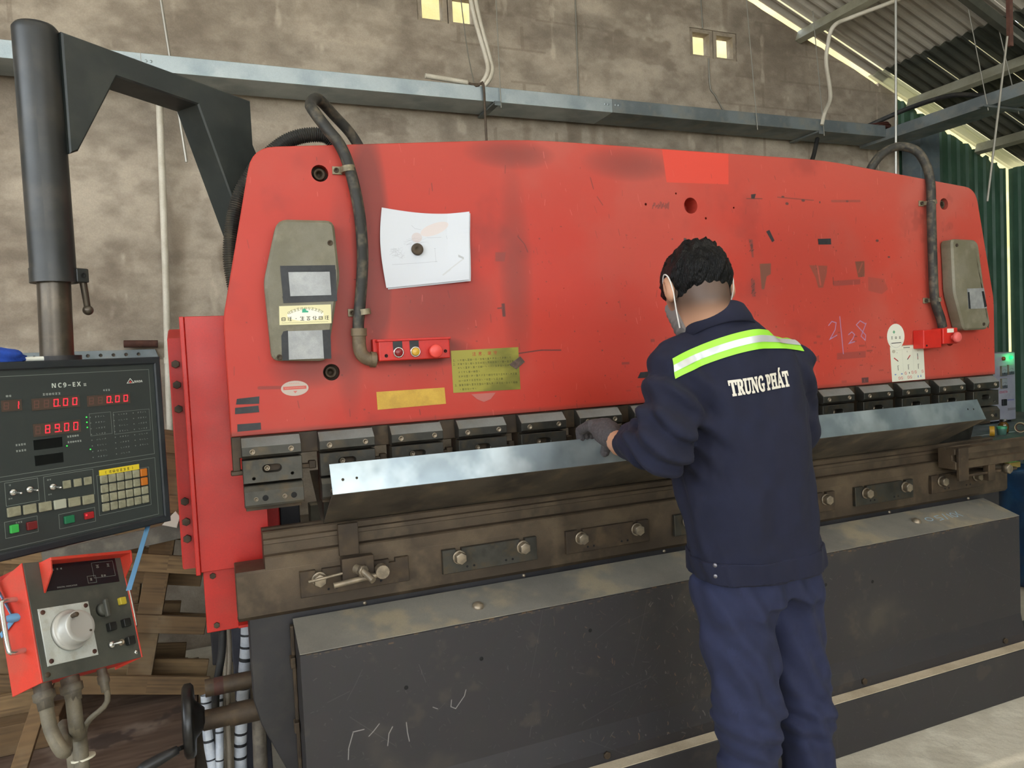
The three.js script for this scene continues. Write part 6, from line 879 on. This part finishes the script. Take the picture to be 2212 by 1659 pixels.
  const bodyF = (p) => {
    let d = torso(p, 0.055); d = smin(d, cap(p, J.nk, V(1.17, 1.42, 0.596), 0.056, 0.09), 0.03);
    for (const [a, b, c, k] of [[J.Ls, J.Le, J.Lw, LW], [J.Rs, J.Re, J.Rw, RW]]) { d = smin(d, cap(p, a, b, 0.05, 0.04), 0.03); d = smin(d, cap(p, b, c, 0.04, 0.029), 0.02); d = smin(d, cap(p, c, k, 0.029, 0.027), 0.02); }
    for (const [a, b, c] of [[J.Lh, J.Lk, J.La], [J.Rh, J.Rk, J.Ra]]) { d = smin(d, cap(p, a, b, 0.066, 0.048), 0.03); d = smin(d, cap(p, b, c, 0.048, 0.036), 0.03); }
    return d;
  };
  const wr = (p) => { // folds in the cloth: ridges gathered at the elbow, waist and armhole
    let o = (n3(p.x * 18, p.y * 8, p.z * 18, 40) - 0.5) * 0.026 + (n3(p.x * 50, p.y * 30, p.z * 50, 44) - 0.5) * 0.004;
    const dl = Math.hypot(p.x - J.Le.x, p.y - J.Le.y, p.z - J.Le.z), w = sstep(0.2, 0.04, dl); o += 0.01 * w * Math.sin((p.y * 1.2 + p.z * 0.9 + p.x * 0.5) * 75 + 3 * n3(p.x * 14, p.y * 14, p.z * 14, 48));
    o += 0.009 * sstep(0.16, 0.02, Math.abs(p.y - 1.33)) * sstep(0.1, 0.19, Math.abs(p.x - 1.21)) * Math.sin((p.x * 0.9 + p.y) * 65);
    o += 0.006 * sstep(0.16, 0.0, Math.abs(p.y - 0.96)) * Math.sin(p.x * 42 + p.y * 12 + 4 * n3(p.x * 8, p.y * 8, p.z * 8, 52)); return o;
  };
  const cut = (a, b) => (p) => (p.x - b.x) * (b.x - a.x) + (p.y - b.y) * (b.y - a.y) + (p.z - b.z) * (b.z - a.z);
  const Lend = J.Le.clone().lerp(J.Lw, 0.8).add(V(0, 0.004, 0)), Rend = J.Rw.clone().add(V(0.006, 0, -0.015));
  const jacketF = (p) => {
    let d = torso(p, 0);
    let l = smin(cap(p, J.Ls, J.Le, 0.074, 0.066), cap(p, J.Le, Lend, 0.064, 0.043), 0.03), r = smin(cap(p, J.Rs, J.Re, 0.07, 0.06), cap(p, J.Re, Rend, 0.06, 0.048), 0.03);
    l = Math.max(l, cut(J.Le, Lend)(p) / 0.28); r = Math.max(r, cut(J.Re, Rend)(p) / 0.28);
    d = smin(d, l, 0.035); d = smin(d, r, 0.035);
    d = smin(d, cap(p, J.Ls, V(1.15, 1.445, 0.595), 0.066, 0.06), 0.04); d = smin(d, cap(p, J.Rs, V(1.19, 1.44, 0.597), 0.062, 0.06), 0.04);
    d += wr(p); d = Math.max(d, 0.868 + 0.03 * (p.x - 1.2) - p.y); return d;
  };
  const hair = (p) => {
    const q = HL(p, q1); const str = (n3(q.x * 120 + 40, q.y * 60 + 40, q.z * 60 + 40, 60) - 0.5) * 0.015 + (n3(q.x * 300 + 90, q.y * 160 + 90, q.z * 160 + 90, 64) - 0.5) * 0.004;
    const thick = 0.009 * sstep(-0.045, 0.05, q.y - 0.3 * q.z) + 0.004 * sstep(-0.02, 0.09, q.z);
    let d = ell(q, 0, 0.017, -0.01, 0.0765 + thick, 0.089 + thick, 0.097 + thick) + str; d = smin(d, ell(q, 0.012, 0.088, -0.02, 0.048, 0.026, 0.055) + str * 1.3, 0.02);
    return Math.max(d, (-0.036 + 0.4 * q.z - q.y) * 0.9 + str * 0.3);
  };
  const P = thing('person', 'man in navy work suit with lime reflective stripe, seen from behind, holding the sheet', 'person', V(1.24, 0, 0.64));
  const pos = base.get(P);
  // body, head and hands as one surface
  {
    const g0 = mesh((p) => Math.max(bodyF(p), p.y - 1.475), V(0.8, 0.02, 0.2), V(1.75, 1.56, 0.95), 0.013), g1 = mesh((p) => Math.max(headF(p), 1.47 - p.y), V(0.97, 1.45, 0.42), V(1.27, 1.78, 0.72), 0.0042);
    const g2 = mesh((p) => lh(p, 0), V(0.9, 1.1, 0.14), V(1.08, 1.27, 0.42), 0.0035), g3 = mesh((p) => rh(p, 0), V(1.52, 1.1, 0.14), V(1.7, 1.27, 0.42), 0.0035);
    const all = mergeGeometries([g0, g1, g2, g3]), pp = all.attributes.position, C = new Float32Array(pp.count * 3), q = V(), w = V();
    for (let i = 0; i < pp.count; i++) { w.fromBufferAttribute(pp, i); HL(w, q); let c = [0.47, 0.245, 0.15]; const stub = sstep(-0.1, -0.035, q.y - 0.4 * q.z) * sstep(0.075, 0.0, q.z) * (w.y > 1.5 ? 1 : 0) * (Math.abs(q.x) < 0.078 ? 1 : 0); c = mixc(c, [0.03, 0.024, 0.02], stub * 0.85); if (q.z > 0.085 && Math.abs(q.y - 0.006) < 0.008 && Math.abs(Math.abs(q.x) - 0.031) < 0.012) c = Math.abs(Math.abs(q.x) - 0.031) < 0.005 ? [0.02, 0.015, 0.012] : [0.7, 0.68, 0.64]; if (q.z > 0.075 && Math.abs(q.y + 0.0705) < 0.009 && Math.abs(q.x) < 0.025) c = [0.42, 0.14, 0.1]; C[i * 3] = c[0]; C[i * 3 + 1] = c[1]; C[i * 3 + 2] = c[2]; }
    all.setAttribute('color', new THREE.BufferAttribute(C, 3));
    const sk = new THREE.MeshPhysicalMaterial({ vertexColors: true, roughness: 0.55, sheen: 0.1 }); sk.name = 'skin'; part('body', all, sk, P, { uv: true });
  }
  const weave = (name, a, b, s) => std(name, { map: dataTex(256, (u, v, i, j) => { const t = ((i + j) % 4 < 2 ? 1 : 0) * 0.1, q = fbm(u, v, 5, 4, s); return mixc(hex(a), hex(b), clamp(q + t - 0.05)); }, true, 0.16), roughness: 0.92 });
  M.navy = weave('navy_twill', 0x0e1024, 0x13172f, 720); M.navyT = weave('navy_trouser_twill', 0x1c2038, 0x252a47, 730);
  const jk = part('jacket', mesh(jacketF, V(0.78, 0.82, 0.24), V(1.72, 1.56, 0.86), 0.008), M.navy, P, { label: 'navy work jacket' });
  // collar: a folded band round the neck, higher behind
  { const g = new THREE.LatheGeometry([[0.07, -0.012], [0.09, -0.016], [0.087, 0.012], [0.079, 0.04], [0.072, 0.047], [0.066, 0.042], [0.068, 0.01], [0.07, -0.012]].map(([r, y]) => new THREE.Vector2(r, y)), 48, 0.55 + Math.PI * 0.0, Math.PI * 2 - 1.1); g.rotateY(Math.PI - 0.12).scale(1, 1, 1.02).rotateX(-0.4).translate(1.148, 1.48, 0.6); part('collar', g, M.navy, jk); }
  // hem band with two press studs
  const band = (p) => Math.max(jacketF(p) - 0.0045, 0.872 + 0.03 * (p.x - 1.2) - p.y, p.y - 0.928 - 0.03 * (p.x - 1.2));
  part('hem_band', mesh(band, V(0.98, 0.84, 0.42), V(1.44, 0.96, 0.84), 0.006), M.navy, jk);
  const cast = (o, d, off) => { for (let k = 0; k < 12; k++) { const p = V(o.x, o.y - 0.006 * k, o.z); for (let i = 0; i < 160; i++) { const s = jacketF(p) - off; if (s < 0.0006) return p; p.addScaledVector(d, Math.min(0.01, s * 0.7)); if (p.distanceTo(o) > 0.46) break; } } return o.clone(); };
  const towards = Bk.clone().negate(), nrm = (p) => { const e = 0.004, q = V(); const n = V(jacketF(q.set(p.x + e, p.y, p.z)) - jacketF(q.set(p.x - e, p.y, p.z)), jacketF(q.set(p.x, p.y + e, p.z)) - jacketF(q.set(p.x, p.y - e, p.z)), jacketF(q.set(p.x, p.y, p.z + e)) - jacketF(q.set(p.x, p.y, p.z - e))); return n.normalize(); };
  // a strip of cloth lying on the jacket: path(u) gives its middle line, v runs across
  const patch = (name, path, half, nu, nv, off, mat, parent, o = {}) => {
    const Ps = [], U = [], X = []; for (let i = 0; i <= nu; i++) for (let j = 0; j <= nv; j++) { const u = i / nu, v = j / nv, c = path(u, v), p = cast(c[0], c[1], off); p.y += 0; Ps.push(p.x, p.y, p.z); U.push(u, v); if (i < nu && j < nv) { const a = i * (nv + 1) + j, b = a + nv + 1; X.push(a, b, b + 1, a, b + 1, a + 1); } }
    const g = new THREE.BufferGeometry(); g.setAttribute('position', new THREE.Float32BufferAttribute(Ps, 3)); g.setAttribute('uv', new THREE.Float32BufferAttribute(U, 2)); g.setIndex(X); g.computeVertexNormals(); return part(name, g, mat, parent, { uv: true, ...o });
  };
  const mid = (s, y) => V(1.2, y, 0.6).addScaledVector(R, s);
  const line = (w, y0) => (u, v) => { const s = -0.203 + 0.356 * u, y = 1.456 - 0.05 * (Math.max(0, -s) / 0.215) ** 1.6 - 0.008 * (s / 0.17) ** 2 + y0, ang = s * 1.6, dir = V(-Math.sin(ang), -0.12, -Math.cos(ang)).normalize(); const c = mid(s, y + (v - 0.5) * w); return [c.addScaledVector(dir, -0.32).add(V(0, -0.0, 0)), dir]; };
  const lime = std('lime_reflective_tape', { color: 0x9be03a, roughness: 0.5 }), silver = std('silver_reflective_tape', { color: 0xc6c8c8, roughness: 0.35, metalness: 0.25 });
  lime.side = silver.side = THREE.DoubleSide;
  const st = patch('reflective_stripe', line(0.05, -0.015), 0, 60, 6, 0.0025, lime, jk, { label: 'lime reflective stripe with a silver middle' });
  patch('silver_band', line(0.017, -0.015), 0, 60, 3, 0.004, silver, st);
  const txt = canvasTex(1024, 384, (g) => { g.fillStyle = '#000'; g.fillRect(0, 0, 1024, 384); g.fillStyle = '#fff'; g.font = 'bold 300px serif'; g.save(); g.scale(0.47, 1); g.fillText('TRUNG PHÁT', 30, 350); const w = g.measureText('TRUNG PHÁT').width; g.strokeStyle = '#fff'; g.lineWidth = 20; g.strokeText('TRUNG PHÁT', 30, 350); g.restore(); }, false);
  const tm = std('cream_lettering', { color: 0xcfc8b8, roughness: 0.8 }); tm.alphaMap = txt; tm.alphaTest = 0.5; tm.side = THREE.DoubleSide;
  patch('lettering', (u, v) => { const s = -0.105 + 0.176 * u, y = 1.316 + 0.062 * v + 0.016 * u; return [mid(s, y).addScaledVector(towards, -0.4), towards]; }, 0, 40, 12, 0.003, tm, jk, { label: 'cream lettering on the back' });
  for (const y of [0.918, 0.892]) { const p = cast(mid(-0.08, y).addScaledVector(V(0.62, 0, -0.78), -0.4), V(0.62, 0, -0.78), 0.0035); part('press_stud', lathe([[0.0055, 0], [0.0045, 0.003], [0, 0.0035]], p, nrm(p), 12), std('tarnished_stud', { color: 0x77757a, roughness: 0.35, metalness: 0.7 }), jk); }
  // trousers
  const legF = (p) => {
    let d = Math.max(torso(p, 0.022), p.y - 0.9); const f = (a, b, c, r) => smin(cap(p, a, b, r[0], r[1]), cap(p, b, c, r[1], r[2]), 0.03);
    const l = f(J.Lh, J.Lk, V(J.La.x, 0.05, J.La.z), [0.105, 0.08, 0.068]), r = f(J.Rh, J.Rk, V(J.Ra.x, 0.05, J.Ra.z), [0.096, 0.074, 0.066]);
    d = smin(d, Math.min(l, r), 0.05);
    d += (n3(p.x * 16, p.y * 7, p.z * 16, 80) - 0.5) * 0.024 + 0.006 * Math.sin((p.x * 0.8 + p.y * 0.45) * 110 + 5 * n3(p.x * 7, p.y * 7, p.z * 7, 84)) * sstep(0.1, 0.4, n3(p.x * 5, p.y * 4, p.z * 5, 88)); d += 0.005 * sstep(0.13, 0.02, Math.abs(p.y - 0.47)) * Math.sin(p.y * 120 + p.x * 30);
    return Math.max(d, 0.045 - p.y);
  };
  part('trousers', mesh(legF, V(1.0, 0.02, 0.42), V(1.5, 0.92, 0.82), 0.01), M.navyT, P, { label: 'navy work trousers' });
  const shoe = (a, s) => mesh((p) => { let d = smin(cap(p, V(a.x, 0.045, a.z + 0.05), V(a.x + s * 0.015, 0.035, a.z - 0.15), 0.045, 0.04), cap(p, V(a.x, 0.05, a.z + 0.02), V(a.x, 0.11, a.z), 0.045, 0.045), 0.03); return Math.max(d, 0.002 - p.y); }, V(a.x - 0.1, -0.02, a.z - 0.24), V(a.x + 0.1, 0.18, a.z + 0.14), 0.008);
  const sm = std('black_shoe_leather', { color: 0x1b1a19, roughness: 0.5 }); part('shoe', shoe(J.La, -1), sm, P); part('shoe', shoe(J.Ra, 1), sm, P);
  // hair, mask, gloves
  M.hair = (() => { const m = new THREE.MeshPhysicalMaterial({ color: 0x080707, roughness: 0.5, specularIntensity: 0.45 }); m.name = 'black_hair'; m.bumpMap = dataTex(256, (u, v) => vnoise(u * 120, v * 14, 128, 95) * 0.6 + 0.4 * fbm(u, v, 8, 3, 96), false, 0.08); m.bumpScale = 0.004; return m; })();
  part('hair', mesh(hair, V(0.98, 1.5, 0.42), V(1.26, 1.8, 0.74), 0.0042), M.hair, P);
  const maskF = (p) => { const q = HL(p, q1); let d = smin(skull(q), cap(q, V(0, -0.036, 0.1), V(0, -0.06, 0.098), 0.014, 0.014), 0.03) - 0.007; d += 0.0015 * Math.sin(q.y * 420); return Math.max(d, 0.012 - q.z - 0.3 * (q.y + 0.06), Math.abs(q.y + 0.062 - 0.1 * q.z) - 0.046, Math.abs(q.x) - 0.066); };
  const mk = part('face_mask', mesh(maskF, V(1.0, 1.44, 0.4), V(1.24, 1.66, 0.62), 0.0038), std('grey_mask_cloth', { color: 0x77706c, roughness: 0.9 }), P, { label: 'grey face mask' });
  for (const s of [-1, 1]) part('ear_loop', tube([HW(s * 0.066, -0.024, 0.03), HW(s * 0.08, 0.02, 0.012), HW(s * 0.0865, 0.036, -0.014), HW(s * 0.088, 0.016, -0.035), HW(s * 0.083, -0.02, -0.03), HW(s * 0.073, -0.06, -0.002), HW(s * 0.062, -0.095, 0.024)], 0.0018, 50, 8), std('white_elastic', { color: 0xd6d2cc, roughness: 0.8 }), mk);
  M.glove = std('dark_knit_glove', { map: dataTex(128, (u, v, i, j) => { const q = fbm(u, v, 12, 4, 77), k = (Math.sin(u * 6.283 * 24) * Math.sin(v * 6.283 * 24)) * 0.5 + 0.5; return mixc([48, 44, 46], [98, 92, 92], clamp(q * 0.8 + k * 0.35 - 0.1)); }, true, 0.06), roughness: 0.95 });
  part('glove', mesh((p) => lh(p, 0.006) + (hash(Math.round(p.x * 400), Math.round(p.y * 400), Math.round(p.z * 400)) - 0.5) * 0.0015, V(0.9, 1.1, 0.14), V(1.08, 1.27, 0.43), 0.0035), M.glove, P, { label: 'dark grey knitted glove' });
  part('glove', mesh((p) => rh(p, 0.005), V(1.52, 1.1, 0.14), V(1.7, 1.27, 0.43), 0.0035), M.glove, P);
}
// look-alikes carry one group
const GROUPS = { wrapped_hose: 'wrapped hoses beside the bed', grey_hose: 'beige hoses behind the handwheel shaft', wooden_pallet: 'wooden pallets at the left', wall_wire: 'thin wires on the back wall', hanging_rod: 'zinc rods hanging from the roof', short_plank: 'plank ends at the far left', tape_roll: 'tape rolls on the bench' };
for (const o of scene.children) { const g = GROUPS[o.name.replace(/_\d{3}$/, '')]; if (g) o.userData.group = g; }
renderer.render(scene, camera);
